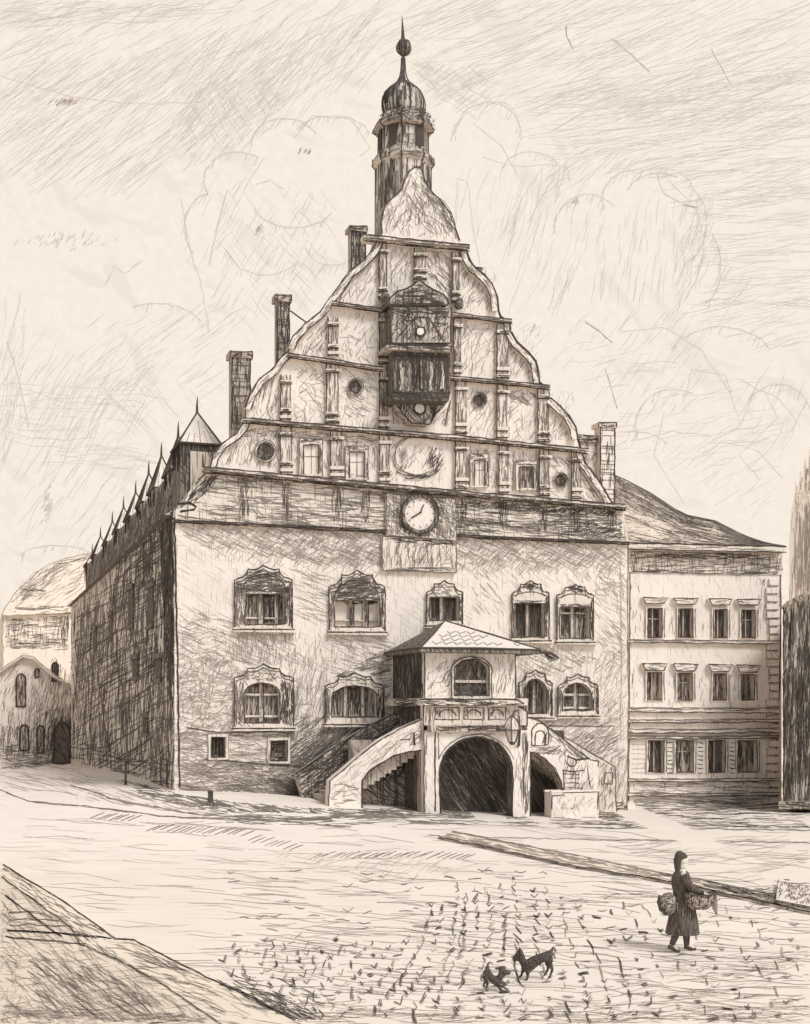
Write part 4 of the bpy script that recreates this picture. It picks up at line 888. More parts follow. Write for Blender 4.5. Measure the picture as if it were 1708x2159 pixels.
b = MB(); vb = T.F(-1.6); b.slab(T.pp([(905,1735),(905,1540),(1190,1540),(1190,1735)], -1.6), -1.6, -1.3, 'blackish')  # blackish slab paints the gloom inside the great arch
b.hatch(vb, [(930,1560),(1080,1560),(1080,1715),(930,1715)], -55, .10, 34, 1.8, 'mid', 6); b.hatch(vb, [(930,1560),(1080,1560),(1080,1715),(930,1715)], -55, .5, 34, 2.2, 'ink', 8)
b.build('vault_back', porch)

# stair flights left and right
st = MB(); sd = -3.2; sf = T.F(sd)
LP_ = [(690,1722),(696,1646),(750,1600),(801,1560),(845,1536),(893,1515),(893,1722)]
lo = [(763,1724),(764,1645),(778,1626),(800,1610),(830,1594),(860,1586),(888,1582),(889,1724)]
st.slab(T.pp(LP_, sd), sd, sd+.45, 'paper', [T.pp(lo, sd)], inner='mid')
st.line(sf, LP_[:6], 2.2, 'ink', 2, 1.4); st.line(sf, lo[:-1], 2.8, 'ink', 3, 1.5)
st.hatch(sf, [(697,1648),(801,1562),(892,1518),(888,1578),(800,1606),(764,1640),(700,1700)], 40, .16, 34, 1.6, 'inkm', 8); st.hatch(sf, [(760,1625),(845,1555),(890,1540),(888,1575),(830,1588),(790,1608)], 38, .10, 40, 1.6, 'ink2', 6); st.hatch(sf, [(700,1650),(758,1650),(758,1705),(694,1705)], 0, .14, 40, 1.5, 'ink2', 8)
st.hatch(sf, [(860,1540),(892,1520),(892,1570),(862,1575)], 50, .3, 20, 1.8, 'ink2', 30); st.line(sf, [(872,1545),(874,1572)], 4, 'ink', 2, 1); st.line(sf, [(845,1560),(865,1558)], 2.4, 'ink', 2, 1)
stair = st.build('outside_stair', hall)
b = MB(); RPp = [(1112,1722),(1112,1512),(1137,1519),(1153,1532),(1200,1568),(1243,1600),(1262,1604),(1262,1616),(1258,1722)]
ro = [(1118,1724),(1118,1586),(1130,1588),(1150,1600),(1170,1622),(1183,1650),(1187,1672),(1168,1675),(1166,1724)]
b.slab(T.pp(RPp, sd), sd, sd+.45, 'paper', [T.pp(ro, sd)], inner='mid'); b.line(sf, RPp[1:8], 2.2, 'ink', 2, 1.3); b.line(sf, ro[:-1], 2.6, 'ink', 3, 1.5)
b.hatch(sf, [(1155,1535),(1243,1602),(1225,1606),(1140,1545)], -40, .3, 30, 1.6, 'ink2', 6)
ni = archtop(1121,1157,1524,1572,24); b.line(sf, ni, 2.2, 'ink', 2, 1.5, True); b.line(sf, archtop(1128,1150,1540,1570,16), 1.8, 'ink', 2, 1.3); b.hatch(sf, rect(1143,1153,1545,1570), 86, .8, 18, 2, 'ink', 8); b.hatch(sf, rect(1122,1172,1573,1590), 0, .3, 22, 1.7, 'ink2', 12)
for i, y in enumerate((1632,1640,1650,1660)): b.line(sf, [(1190+(i % 2)*6, y), (1222, y+1)], 2.0, 'ink2', 1, 1.2)
b.line(sf, [(1186,1624),(1206,1627),(1232,1624)], 2.8, 'ink', 2, 1); b.line(sf, [(1188,1625),(1189,1668)], 2.2, 'ink', 1, 1); b.line(sf, [(1214,1628),(1213,1664)], 1.6, 'ink2', 1, 1); b.line(sf, [(1238,1615),(1241,1640),(1245,1660)], 2.0, 'ink2', 2, 1.2)
b.line(sf, [(1196,1595),(1215,1602),(1243,1598)], 3, 'ink', 2, 1.4); b.line(sf, arc(1206,1608,9,8,180,400), 2.4, 'ink', 2, 1); b.hatch(sf, [(1140,1530),(1250,1606),(1256,1700),(1192,1700),(1188,1620)], 70, .16, 26, 1.6, 'ink2', 16); b.hatch(sf, rect(1114,1186,1572,1592), 20, .35, 24, 1.8, 'ink2', 12); b.build('parapet', stair)
b = MB(); mm = T.F(-.75); pw = [(1150,1530),(1296,1616),(1300,1722),(1240,1722)]; b.slab(T.pp(pw, -.75), -.75, -.45, 'light'); b.line(mm, pw[:3], 2.0, 'ink2', 2, 1.4)
b.hatch(mm, [(1262,1600),(1296,1618),(1298,1710),(1262,1710)], 70, .22, 30, 1.7, 'ink2', 14); b.line(mm, rect(1274,1292,1630,1652), 2.2, 'ink2', 2, 1.4, True); b.build('parapet', stair)
n = 16                                            # the steps between the parapets
for sx, (pa, pb_) in ((1, ((700,1640), (893,1515))), (0, ((1250,1610), (1114,1515)))):
    b = MB(); ua, za = T.P(*pa, sd); ub, zb_ = T.P(*pb_, sd)
    for k in range(n):
        f0_, f1_ = k/n, (k+1)/n; u0_, u1_ = sorted((ua+(ub-ua)*f0_, ua+(ub-ua)*f1_)); z_ = za+(zb_-za)*f1_-.8
        b.box(u0_, u1_, sd+.451, -.752, max(.2, z_-.5), z_, 'mid')
    b.build('steps', stair)
b = MB(); bk = [(622,1632),(700,1578),(760,1540),(822,1508),(893,1500),(893,1560),(700,1650),(640,1690)]; mm = T.F(-.7)
b.slab(T.pp(bk, -.7), -.7, -.4, 'mid'); b.line(mm, bk[:5], 2.6, 'ink', 2, 1.6); b.hatch(mm, bk, 38, .75, 50, 2.0, 'ink', 7); b.hatch(mm, bk, 10, .25, 34, 2.0, 'ink', 14); b.build('parapet', stair)  # hatching draws the stair's shadow over the inner parapet
b = MB(); q = [(740,1735),(740,1560),(892,1560),(892,1735)]; b.slab(T.pp(q, -1.3), -1.3, -1.0, 'mid'); mm = T.F(-1.3)  # slab whose hatching paints the darkness under the stair arch
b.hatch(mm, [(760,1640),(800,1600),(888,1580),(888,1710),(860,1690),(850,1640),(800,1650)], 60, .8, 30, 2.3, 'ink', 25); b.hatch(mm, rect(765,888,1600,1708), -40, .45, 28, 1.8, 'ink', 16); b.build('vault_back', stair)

# ------------------------------------------------------------------ things near the hall
def wp(px, py, d):                               # a point in the world on the hall's plane y = d
    u, z = T.P(px, py, d); return (T.X+T.c*u-T.s*d, T.Y+T.s*u+T.c*d, z)
L0 = wp(1080, 1541, pd-.7)
lan = empty('wall_lantern', (L0[0], L0[1], L0[2]-.42), TH); tag(lan, 'iron and glass lantern hung on a bracket at the right pier of the great arch', 'lantern')
b = MB(); b.lathe(0, 0, [(.12,.02), (.15,.05), (.25,.42), (.27,.46)], 6, 'glass_pale', ribs=(1, .025, 'iron')); b.build('glass_case', lan)
b = MB(); b.lathe(0, 0, [(.30,.44), (.31,.47), (.27,.66), (.17,.82), (.05,.90), (.03,.98)], 6, 'light', ribs=(1, .025, 'iron')); b.lathe(0, 0, [(.32,.43), (.32,.47)], 12, 'iron'); b.build('lantern_cap', lan)
b = MB(); b.tube([(0,0,.98), (.1,.0,1.12), (.3,.2,1.15), (.42,.72,1.1)], .03, 'iron', 5); b.tube([(.3,.0,.5), (.45,.4,.2), (.55,.72,-.2)], .03, 'iron', 5); b.tube([(.28,.0,.95), (.5,.4,.4), (.62,.72,-.15)], .022, 'iron', 5); b.build('bracket', lan)
b = MB(); b.lathe(0, 0, [(.05,-.08), (.14,.0), (.14,.03)], 6, 'iron'); b.build('base_ring', lan)
# trough against the stair
t0 = wp(1164, 1708, sd-.55); 
def trough():
    a = T.P(1163, 1700, sd-.45)[0]; c = T.P(1262, 1700, sd-.45)[0]; z1 = T.P(1200, 1670, sd-.45)[1]
    w = c-a; zg = 0.0
    root = empty('stone_trough', wp(1163, 1708, sd-.45)[:2]+(0,), TH)
    b = MB(); b.box(0, w, 0, .14, 0, z1, 'paper'); b.box(0, w, .46, .58, 0, z1, 'paper'); b.box(0, .14, .14, .46, 0, z1, 'paper'); b.box(w-.14, w, .14, .46, 0, z1, 'paper'); b.box(.14, w-.14, .14, .46, 0, .3, 'mid')
    def mp(px, py):
        u, z = T.P(px, py, sd-.45); return (u-a, -.012, z-.0)
    b.line(mp, [(1163,1706),(1163,1678),(1188,1676),(1188,1670),(1262,1669),(1260,1706)], 2.2, 'ink', 2, 1.2); b.hatch(mp, rect(1166,1258,1676,1706), 62, .10, 22, 1.4, 'inkm', 10); b.hatch(mp, [(1180,1706),(1190,1692),(1200,1706),(1215,1690),(1225,1708)], 75, .4, 12, 1.6, 'ink2', 20)
    b.build('basin', root); b = MB(); b.box(-.03, w+.03, -.03, .13, z1, z1+.06, 'paper'); b.box(-.03, w+.03, .46, .6, z1, z1+.06, 'paper'); b.build('rim', root)
    tag(root, 'long pale stone trough standing before the right stair arch', 'trough')
trough()
def post(px, pyb, pyt, w, label, fl=.0, name='bollard'):
    p = G(px, pyb, 0); k = p[1]; h = (pyb-pyt)*k/F; r = w/2*k/F
    root = empty(name, p); tag(root, label, name.replace('_', ' '))
    b = MB(); b.lathe(0, 0, [(r*1.5, -.1), (r*1.5, h*.12), (r, h*.16), (r*.85, h*.8)], 8, 'dark', ribs=(2, .01, 'ink')); b.build('shaft', root)
    b = MB(); b.lathe(0, 0, [(r*.85, h*.8), (r*1.25, h*.82), (r*1.2, h*.93), (r*.4, h)], 8, 'ink'); b.build('cap', root)
post(444, 1698, 1666, 10, 'short dark bollard on the slope before the cellar windows', name='bollard')
post(265, 1655, 1598, 3, 'thin upright iron rod beside the dark side wall', name='iron_rod')
# low block at the right edge
p = [G(1636,1908,0), G(1720,1925,0), G(1720,1880,0), G(1640,1868,0)]
b = MB(); q = [(a[0]-p[0][0], a[1]-p[0][1], 0) for a in p]; h = .10
b.face([(a[0], a[1], h) for a in q], 'paper')
for i in range(4): j = (i+1) % 4; b.face([q[i], q[j], (q[j][0], q[j][1], h), (q[i][0], q[i][1], h)], 'mid')
for i in range(4): j = (i+1) % 4; b.tube([(q[i][0], q[i][1], h), (q[j][0], q[j][1], h)], .012, 'ink2', 3)
for _ in range(150):
    u, v = R.random(), R.random(); a0 = Vector(q[0]).lerp(Vector(q[1]), u).lerp(Vector(q[3]).lerp(Vector(q[2]), u), v); b.tube([(a0.x, a0.y, h+.006), (a0.x+.12, a0.y+R.uniform(.1, .5), h+.006)], .007, 'ink2', 3, False)
o = b.build('stone_slab', None, loc=(p[0][0], p[0][1], 0)); tag(o, 'low rough stone slab lying by the gutter at the right edge', 'stone slab')

# ------------------------------------------------------------------ right-hand building
B_ = Fr(T.X+T.c*W0-T.s*.9, T.Y+T.s*W0+T.c*.9, TH)   # butts against the hall, set back a little
T2 = T; bd = .9
rt = empty('corner_building', (B_.X, B_.Y, 0), TH); tag(rt, 'three-storey rendered building with bands and corner quoins, joined to the right of the town hall', 'building')
xr = B_.P(1648,1500)[0]; zt2 = B_.P(1325,1160)[1]; h0 = B_.F(0)
cols_ = ((1366,1396), (1431,1461), (1505,1533), (1564,1592))
rowsW = []
for i, (a, c) in enumerate(cols_):
    rowsW.append((a, c, 1283+i, 1344, (1259, 1272)))
    rowsW.append((a-1, c-1, 1418+i*1.5, 1476, (1398, 1413)))
for a, c in ((1368,1400), (1426,1462), (1494,1529), (1556,1596)): rowsW.append((a, c, 1562, 1628, None))
wl = MB(); wl.slab([(0,-.5), (0, zt2), (xr, zt2), (xr, -.5)], 0, .4, 'paper', [B_.pp(rect(a, c, ya, yb2)) for a, c, ya, yb2, _ in rowsW], inner='light')
wl.box(xr-.4, xr, .4, 9, -.5, zt2, 'light'); wl.box(0, xr-.4, 8.6, 9, -.5, zt2, 'mid'); wl.box(.0, .3, .4, 8.6, -.5, zt2, 'mid')
wl.hatch(h0, [(1335,1640),(1630,1640),(1630,1698),(1335,1698)], -2, .22, 60, 1.6, 'ink2', 5); wl.hatch(h0, rect(1335,1645,1682,1700), -1, .4, 50, 1.7, 'ink2', 4)
wl.hatch(h0, rect(1335,1640,1650,1680), 45, .08, 26, 1.4, 'ink2', 40)
wl.hatch(h0, [(1590,1220),(1640,1220),(1640,1340),(1600,1340)], 85, .12, 30, 1.5, 'ink2', 8); wl.hatch(h0, rect(1330,1350,1230,1340), 82, .07, 34, 1.4, 'ink2', 6); wl.hatch(h0, rect(1332,1345,1380,1480), 82, .08, 34, 1.4, 'ink2', 6)
for x in (1418, 1480, 1543): wl.hatch(h0, rect(x-8, x+8, 1420, 1500), 86, .10, 30, 1.4, 'ink2', 8); wl.hatch(h0, rect(x-8, x+8, 1290, 1340), 86, .08, 30, 1.4, 'ink2', 8)
for x in (1413, 1478, 1545):
    for y in range(1566, 1630, 9): wl.line(h0, [(x-6, y), (x+4, y+1)], 2.0, 'ink', 1, 1)
for y in range(1570, 1640, 10): wl.line(h0, [(1332, y), (1362, y)], 1.4, 'ink3', 1, 1)
wl.hatch(h0, rect(1362,1600,1630,1645), 80, .10, 20, 1.5, 'ink2', 8)
wl.line(h0, [(1329,1170),(1327,1400),(1325,1690)], 2.6, 'ink2', 2, 1.2); wl.line(h0, [(1646,1160),(1645,1400),(1636,1600),(1636,1700)], 2.6, 'ink2', 3, 1.5)
wl.build('wall', rt)
for i, (a, c, ya, yb2, lin) in enumerate(rowsW):
    gl = ('glass_dark', 'glass_mid', 'glass_dark', 'glass_mid', 'glass_dark', 'glass_mid')[i % 6 if i < 8 else (i*3) % 6]
    b = MB(); q = B_.pp(rect(a, c, ya, yb2)); us = [p[0] for p in q]; zs_ = [p[1] for p in q]
    b.face([(min(us), .25, min(zs_)), (max(us), .25, min(zs_)), (max(us), .25, max(zs_)), (min(us), .25, max(zs_))], gl)
    mg = B_.F(.25); b.hatch(mg, rect(a, c, ya, yb2), 89, .45, 30, 2.0, 'ink', 4); b.hatch(mg, rect(a, a+9, ya, yb2), 89, .8, 30, 2.2, 'ink', 2); b.hatch(mg, rect(c-8, c, ya, yb2), 89, .5, 30, 2.2, 'ink', 2)
    mu = (min(us)+max(us))/2; b.box(mu-.025, mu+.025, .2, .24, min(zs_), max(zs_), 'mid'); zz = max(zs_)-.35*(max(zs_)-min(zs_))
    if i % 3 == 0: b.box(min(us), max(us), .2, .24, zz-.02, zz+.02, 'mid')
    o = b.build('window', rt)
    b = MB(); f = rect(a-5, c+5, ya-5, yb2+2); b.slab(B_.pp(f, -.06), -.06, .003, 'paper', [q]); mf = B_.F(-.06)
    b.line(mf, rect(a, c, ya, yb2), 2.2, 'ink', 2, 1.2, True); b.line(mf, [(a-5, ya), (a-5, yb2)], 1.5, 'ink2', 1, 1.4); b.line(mf, [(c+5, ya), (c+5, yb2)], 1.8, 'ink2', 2, 1.4)
    b.build('window_frame', o)
    if lin:
        b = MB(); y0, y1_ = lin; y0 += (c-1380)*.02; y1_ += (c-1380)*.02; q = [(a-10, y0), (c+12, y0+1), (c+5, y1_), (a-4, y1_)]; b.slab(B_.pp(q, -.2), -.2, -.0, 'paper'); mf = B_.F(-.2)
        b.line(mf, q, 2.0, 'ink', 2, 1.2, True); b.hatch(mf, q, 0, .3, 22, 1.7, 'ink2', 6); b.build('lintel', o)
for yl, h, dk in ((1349,6,.3), (1492,9,.35), (1517,6,.35), (1537,8,.35), (1552,5,.3), (1642,5,.3), (1672,6,.3)):
    b = MB(); q = strip([(1326,yl),(1480,yl+1),(1643,yl+ (3 if yl < 1500 else -1))], h); b.slab(B_.pp(q, -.16), -.16, .002, 'paper'); mf = B_.F(-.16)
    b.line(mf, q[:3], 2.0, 'ink2', 2, 1.3); b.line(mf, q[3:], 2.3, 'ink', 1, 1.3); b.hatch(mf, q, 0, dk, 50, 1.7, 'ink2', 3); b.build('band', rt)
b = MB(); q = [(1326,1160),(1480,1164),(1650,1168),(1650,1212),(1480,1210),(1326,1206)]; b.slab(B_.pp(q, -.05), -.05, .003, 'light'); mf = B_.F(-.05)
b.hatch(mf, q, 2, .34, 50, 1.8, 'ink2', 10); b.hatch(mf, [(1330,1162),(1600,1166),(1600,1180),(1330,1176)], 0, .5, 40, 1.9, 'ink', 4); b.hatch(mf, q, 88, .16, 26, 1.7, 'ink2', 6); b.hatch(mf, [(1326,1200),(1640,1206),(1640,1213),(1326,1208)], 0, .6, 50, 1.9, 'ink', 2)
b.build('frieze', rt)
b = MB(); q = strip([(1324,1145),(1480,1148),(1658,1152)], 13); b.slab(B_.pp(q, -.5), -.5, .05, 'light'); mf = B_.F(-.5); b.line(mf, q[:3], 2.8, 'ink', 3, 1.2); b.line(mf, q[3:], 2.4, 'ink', 2, 1.2); b.hatch(mf, q, 0, .25, 50, 1.7, 'ink2', 3); b.build('cornice', rt)
y = 1222
while y < 1690:
    b = MB(); w_ = 26 if int(y/10) % 2 else 20; q = rect(1642-w_, 1642, y, y+13); b.slab(B_.pp(q, -.08), -.08, .004, 'paper'); mf = B_.F(-.08)
    b.line(mf, [q[1], q[0], q[3]], 1.9, 'ink2' if R.random() < .5 else 'ink', 1, 1.4); b.build('quoin', rt); y += 17
# its hipped, bell-cast roof
RPR = [(1268,992),(1290,1000),(1322,1014),(1373,1041),(1423,1074),(1450,1087),(1508,1099),(1562,1126),(1604,1147),(1655,1152)]
b = MB(); ev, hp = [], []
for x, y in RPR:
    f_ = (1655-x)/(1655-1268); dd = .2+6.5*f_; u, z = B_.P(x, y, dd); hp.append((u, dd, z))
    xe = max(x, 1300); ue, ze = B_.P(xe, lerp([(1290,1144),(1655,1153)], xe), -.3); ev.append((ue, -.3, ze))
for i in range(len(RPR)-1): b.face([ev[i], ev[i+1], hp[i+1], hp[i]], 'rooftile')
zback = zt2
for i in range(len(RPR)-1): b.face([hp[i], hp[i+1], (xr, max(.2, hp[i+1][1])+2.0, zback), (xr, hp[i][1]+2.0, zback)], 'mid')
for i in range(len(RPR)-1): b.tube([hp[i], hp[i+1]], .04, 'ink', 4)
def rp(u, v):
    k = u*(len(RPR)-1); i = min(int(k), len(RPR)-2); f_ = k-i; e0 = Vector(ev[i]).lerp(Vector(ev[i+1]), f_); h1 = Vector(hp[i]).lerp(Vector(hp[i+1]), f_); p_ = e0.lerp(h1, v); return (p_.x, p_.y-.03, p_.z+.03)
for _ in range(420):
    u = R.uniform(.02, .9); v = min(.97, abs(R.gauss(.8, .35)) if R.random() < .6 else R.random()); b.tube([rp(u, v), rp(min(.99, u+R.uniform(.06, .16)), max(.0, v-R.uniform(.02, .14)))], .013, R.choice(('ink2', 'ink2', 'ink')), 3, False)
b.build('roof', rt)

# ------------------------------------------------------------------ far right: dark wall and tall pale tower
V = Fr(15.2, 50.5, rad(-28)); 
kx = (1652-CX)/F*50.0; V = Fr(kx, 50.0, rad(-24))
dk = empty('dark_house', (V.X, V.Y, 0), rad(-24)); tag(dk, 'tall dark house cut off by the right edge, its wall closely hatched', 'house')
v0 = V.F(0); b = MB(); q = [(1652,1704),(1652,1280),(1662,1272),(1708,1250),(1800,1205),(1800,1712)]
b.slab(V.pp(q), 0, 7, 'shade'); b.hatch(v0, [(1652,1290),(1712,1250),(1712,1700),(1652,1695)], 89, .45, 80, 2.2, 'ink', 2); b.hatch(v0, [(1652,1290),(1675,1280),(1672,1690),(1652,1695)], 89, .6, 80, 2.4, 'ink', 2); b.line(v0, q[:5], 2.4, 'ink', 2, 1.4)
b.hatch(v0, [(1652,1290),(1712,1260),(1712,1700),(1652,1695)], 88, .4, 60, 2.2, 'ink2', 4); b.hatch(v0, [(1680,1360),(1712,1360),(1712,1660),(1680,1660)], 88, .8, 50, 2.4, 'ink', 3)
b.build('wall', dk)
b = MB(); q = [(1646,1282),(1662,1268),(1708,1246),(1800,1201),(1800,1209),(1708,1254),(1664,1278)]; b.slab(V.pp(q), -.2, 7.1, 'mid'); b.build('eaves', dk)
b = MB(); q = [(1642,1706),(1642,1690),(1730,1690),(1730,1706)]; b.slab(V.pp(q, -.3), -.3, 0, 'mid'); b.hatch(V.F(-.3), q, 0, .6, 40, 2, 'ink', 4); b.build('plinth', dk)
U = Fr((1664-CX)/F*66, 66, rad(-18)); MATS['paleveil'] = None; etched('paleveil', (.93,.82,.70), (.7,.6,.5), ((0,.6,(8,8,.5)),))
tw = empty('distant_tower', (U.X, U.Y, 0), rad(-18)); tag(tw, 'faint tall tower rising beyond the dark house at the right edge', 'tower')
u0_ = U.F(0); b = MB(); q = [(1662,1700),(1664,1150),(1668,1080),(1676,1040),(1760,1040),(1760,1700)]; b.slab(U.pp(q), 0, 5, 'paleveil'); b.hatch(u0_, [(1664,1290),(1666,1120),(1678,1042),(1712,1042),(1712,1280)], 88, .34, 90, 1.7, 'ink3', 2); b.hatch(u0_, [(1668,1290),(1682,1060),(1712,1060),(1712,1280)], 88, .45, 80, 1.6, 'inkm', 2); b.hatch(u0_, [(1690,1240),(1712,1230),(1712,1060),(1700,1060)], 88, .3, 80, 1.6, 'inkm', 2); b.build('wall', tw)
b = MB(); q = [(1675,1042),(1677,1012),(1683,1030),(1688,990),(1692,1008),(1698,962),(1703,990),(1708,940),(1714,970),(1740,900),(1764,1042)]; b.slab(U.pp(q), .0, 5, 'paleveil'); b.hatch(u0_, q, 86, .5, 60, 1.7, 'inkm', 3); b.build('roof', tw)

# ------------------------------------------------------------------ left: houses down the side street
def fhouse(name, label, Y, X0_, wallq, roofq, depth, wh_, rh_, wins, extra=None, wm='paper', rm='paper'):
    H = Fr((X0_-CX)/F*Y, Y, TH); rt_ = empty(name, (H.X, H.Y, 0), TH); tag(rt_, label, 'house')
    b = MB(); b.slab(H.pp(wallq), 0, depth, wm, side='light'); hm = H.F(0)
    for poly, a, c, mt in wh_: b.hatch(hm, poly, a, c, 30, 1.7, mt, 6)
    b.line(hm, wallq, 1.5, 'inkm', 1, 2.2, True); b.build('wall', rt_)
    b = MB(); dd = -.4; q = H.pp(roofq, 0); b.slab(q, dd, depth+.3, rm, side='light'); rmf = H.F(dd)
    for poly, a, c, mt in rh_: b.hatch(rmf, poly, a, c, 40, 1.7, mt, 8)
    b.line(rmf, roofq, 1.6, 'inkm', 1, 2.6, True); b.build('roof', rt_)
    for o_, kd, m_ in wins:
        b = MB(); b.slab(H.pp(o_), -.06, .01, m_); b.line(H.F(-.06), o_, 2.6, 'ink', 3, 1.6, True)
        if m_ != 'blackish': b.hatch(H.F(-.06), o_, 84, .35, 20, 1.8, 'ink', 8)
        b.build(kd, rt_)
    return rt_, H
fhouse('mansard_house', 'hatched house with a long sloping roof, behind the white gabled house at far left', 98, 0,
    [(6,1600),(6,1298),(146,1294),(175,1294),(175,1600)],
    [(4,1299),(18,1268),(45,1236),(74,1205),(139,1177),(196,1166),(222,1200),(200,1290),(150,1292)], 10,
    [([(10,1302),(144,1298),(144,1366),(10,1362)], 0, .24, 'ink2'), ([(10,1302),(144,1298),(144,1366),(10,1362)], 84, .22, 'ink2'), ([(12,1352),(146,1354),(146,1370),(12,1368)], 0, .5, 'ink2'), ([(22,1305),(60,1305),(60,1320),(22,1320)], 0, .5, 'ink2'), ([(128,1298),(146,1296),(144,1364),(130,1364)], 88, .5, 'ink')],
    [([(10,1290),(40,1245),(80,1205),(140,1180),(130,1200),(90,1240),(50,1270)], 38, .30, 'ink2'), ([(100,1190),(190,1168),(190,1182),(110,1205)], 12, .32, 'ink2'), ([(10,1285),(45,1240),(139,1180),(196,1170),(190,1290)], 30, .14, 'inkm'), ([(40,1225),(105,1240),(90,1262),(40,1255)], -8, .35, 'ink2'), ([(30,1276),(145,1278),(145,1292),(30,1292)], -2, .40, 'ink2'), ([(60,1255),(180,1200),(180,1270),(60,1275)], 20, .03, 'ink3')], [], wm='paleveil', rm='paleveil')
fhouse('gabled_house', 'small white gabled house with arched doors at the foot of the left street', 86, 0,
    [(-30,1625),(-30,1440),(0,1415),(48,1384),(70,1390),(100,1418),(152,1450),(152,1618)],
    [(-34,1442),(0,1412),(48,1380),(72,1387),(102,1415),(154,1448),(154,1453),(100,1421),(70,1392),(48,1387),(0,1418),(-34,1448)], 11,
    [([(0,1400),(60,1400),(50,1480),(0,1500)], 62, .10, 'ink2'), ([(60,1400),(150,1460),(150,1560),(60,1560)], 80, .12, 'ink2'), ([(0,1470),(50,1500),(40,1590),(0,1590)], 86, .16, 'ink2'), ([(60,1480),(100,1480),(100,1530),(60,1520)], 40, .10, 'ink2'), ([(0,1570),(150,1570),(150,1612),(0,1612)], 2, .42, 'ink2'), ([(100,1500),(150,1490),(150,1560),(100,1560)], 80, .35, 'ink2'), ([(0,1530),(150,1530),(150,1600),(0,1600)], 86, .3, 'ink'), ([(90,1500),(152,1480),(152,1610),(100,1610)], 84, .6, 'ink2'), ([(104,1520),(152,1500),(152,1606),(108,1606)], 70, .7, 'ink'), ([(110,1380),(152,1420),(152,1500),(100,1460)], 84, .3, 'ink2'), ([(0,1400),(150,1440),(150,1600),(0,1600)], 75, .12, 'inkm')],
    [([(60,1385),(154,1448),(154,1453),(70,1392)], -30, .5, 'ink2')],
    [(archtop(34,54,1420,1490,16), 'window', 'glass_mid'), (archtop(109,122,1397,1436,8), 'window', 'glass_dark'), (archtop(74,82,1410,1428,6), 'window', 'glass_mid'), (archtop(42,60,1528,1582,14), 'door', 'glass_mid'), (archtop(78,93,1530,1588,12), 'door', 'glass_mid'), (archtop(114,148,1524,1610,26), 'door', 'blackish')])

# ------------------------------------------------------------------ people and dogs
def skin(name, verts, edges, radii, mat, parent=None, loc=(0,0,0), rz=0, sub=2):
    me = bpy.data.meshes.new(name); me.from_pydata(verts, edges, []); me.materials.append(MATS[mat])
    o = bpy.data.objects.new(name, me); col.objects.link(o)
    m = o.modifiers.new('skin', 'SKIN'); m.use_smooth_shade = True
    sv = me.skin_vertices[0].data
    for i, r in enumerate(radii): sv[i].radius = r if isinstance(r, tuple) else (r, r)
    sv[0].use_root = True
    s_ = o.modifiers.new('sub', 'SUBSURF'); s_.levels = s_.render_levels = sub
    o.location = loc; o.rotation_euler = (0, 0, rz)
    if parent: o.parent = parent
    return o
class SkinG:
    def __init__(s): s.v = []; s.e = []; s.r = []
    def add(s, p, r, par=None):
        s.v.append(p); s.r.append(r); i = len(s.v)-1
        if par is not None: s.e.append((par, i))
        return i
    def chain(s, par, pts):
        for p, r in pts: par = s.add(p, r, par)
        return par
pp_ = G(1436, 2006, 0)
per = empty('person', (pp_[0], pp_[1], pp_[2])); tag(per, 'woman in dark coat and headscarf walking right with a basket and bundle across the square', 'person')
# x forward (to the right on the sheet), y away, z up
k = SkinG()
pel = k.add((0,0,.84), (.125,.13)); ch = k.chain(pel, [((.0,0,1.0), (.11,.125)), ((.01,0,1.2), (.115,.145)), ((.01,0,1.31), (.075,.11))])
nk = k.chain(ch, [((.02,0,1.38), .048), ((.025,0,1.44), .055)]); hd = k.chain(nk, [((.03,0,1.51), (.088,.078)), ((.025,0,1.585), (.07,.065))])
fj = k.add((.105,0,1.455), .026, nk); k.add((.128,0,1.515), .013, nk+1)
for sd_, (kn, an, to) in ((1, ((.10,.07,.47), (.11,.07,.10), (.24,.07,.035))), (-1, ((-.03,-.07,.47), (-.17,-.07,.13), (-.07,-.07,.03)))):
    k.chain(pel, [((.02*sd_,.075*sd_,.78), .085), (kn, .058), ((kn[0]*.4+an[0]*.6, kn[1], .3), .05), (an, .036), (to, .03)])
def hand(par, base, fw, up, side):
    """palm, four unequal curled fingers, thumb from its side"""
    b_ = Vector(base); f = Vector(fw).normalized(); u = Vector(up).normalized(); n = f.cross(u)
    pm = k.add(tuple(b_+f*.05), (.03,.02), par)
    for i, L in enumerate((.055,.065,.06,.045)):
        o_ = n*(-.024+.016*i); k.chain(pm, [(tuple(b_+f*.085+o_), .009), (tuple(b_+f*(.085+L*.55)+o_-u*.01), .008), (tuple(b_+f*(.085+L*.85)+o_-u*.035), .007)])
    k.chain(pm, [(tuple(b_+f*.05-n*.035*side), .010), (tuple(b_+f*.085-n*.045*side-u*.01), .008)])
w1 = k.chain(ch, [((.02,-.16,1.28), .058), ((.12,-.21,1.08), .045), ((.34,-.14,.99), .032)]); hand(w1, (.34,-.14,.99), (1,.1,-.3), (0,.2,1), 1)
w2 = k.chain(ch, [((.02,.16,1.28), .058), ((.14,.21,1.07), .045), ((.33,.10,.985), .032)]); hand(w2, (.33,.10,.985), (1,-.1,-.2), (0,-.2,1), -1)
skin('body', k.v, k.e, k.r, 'skin', per)
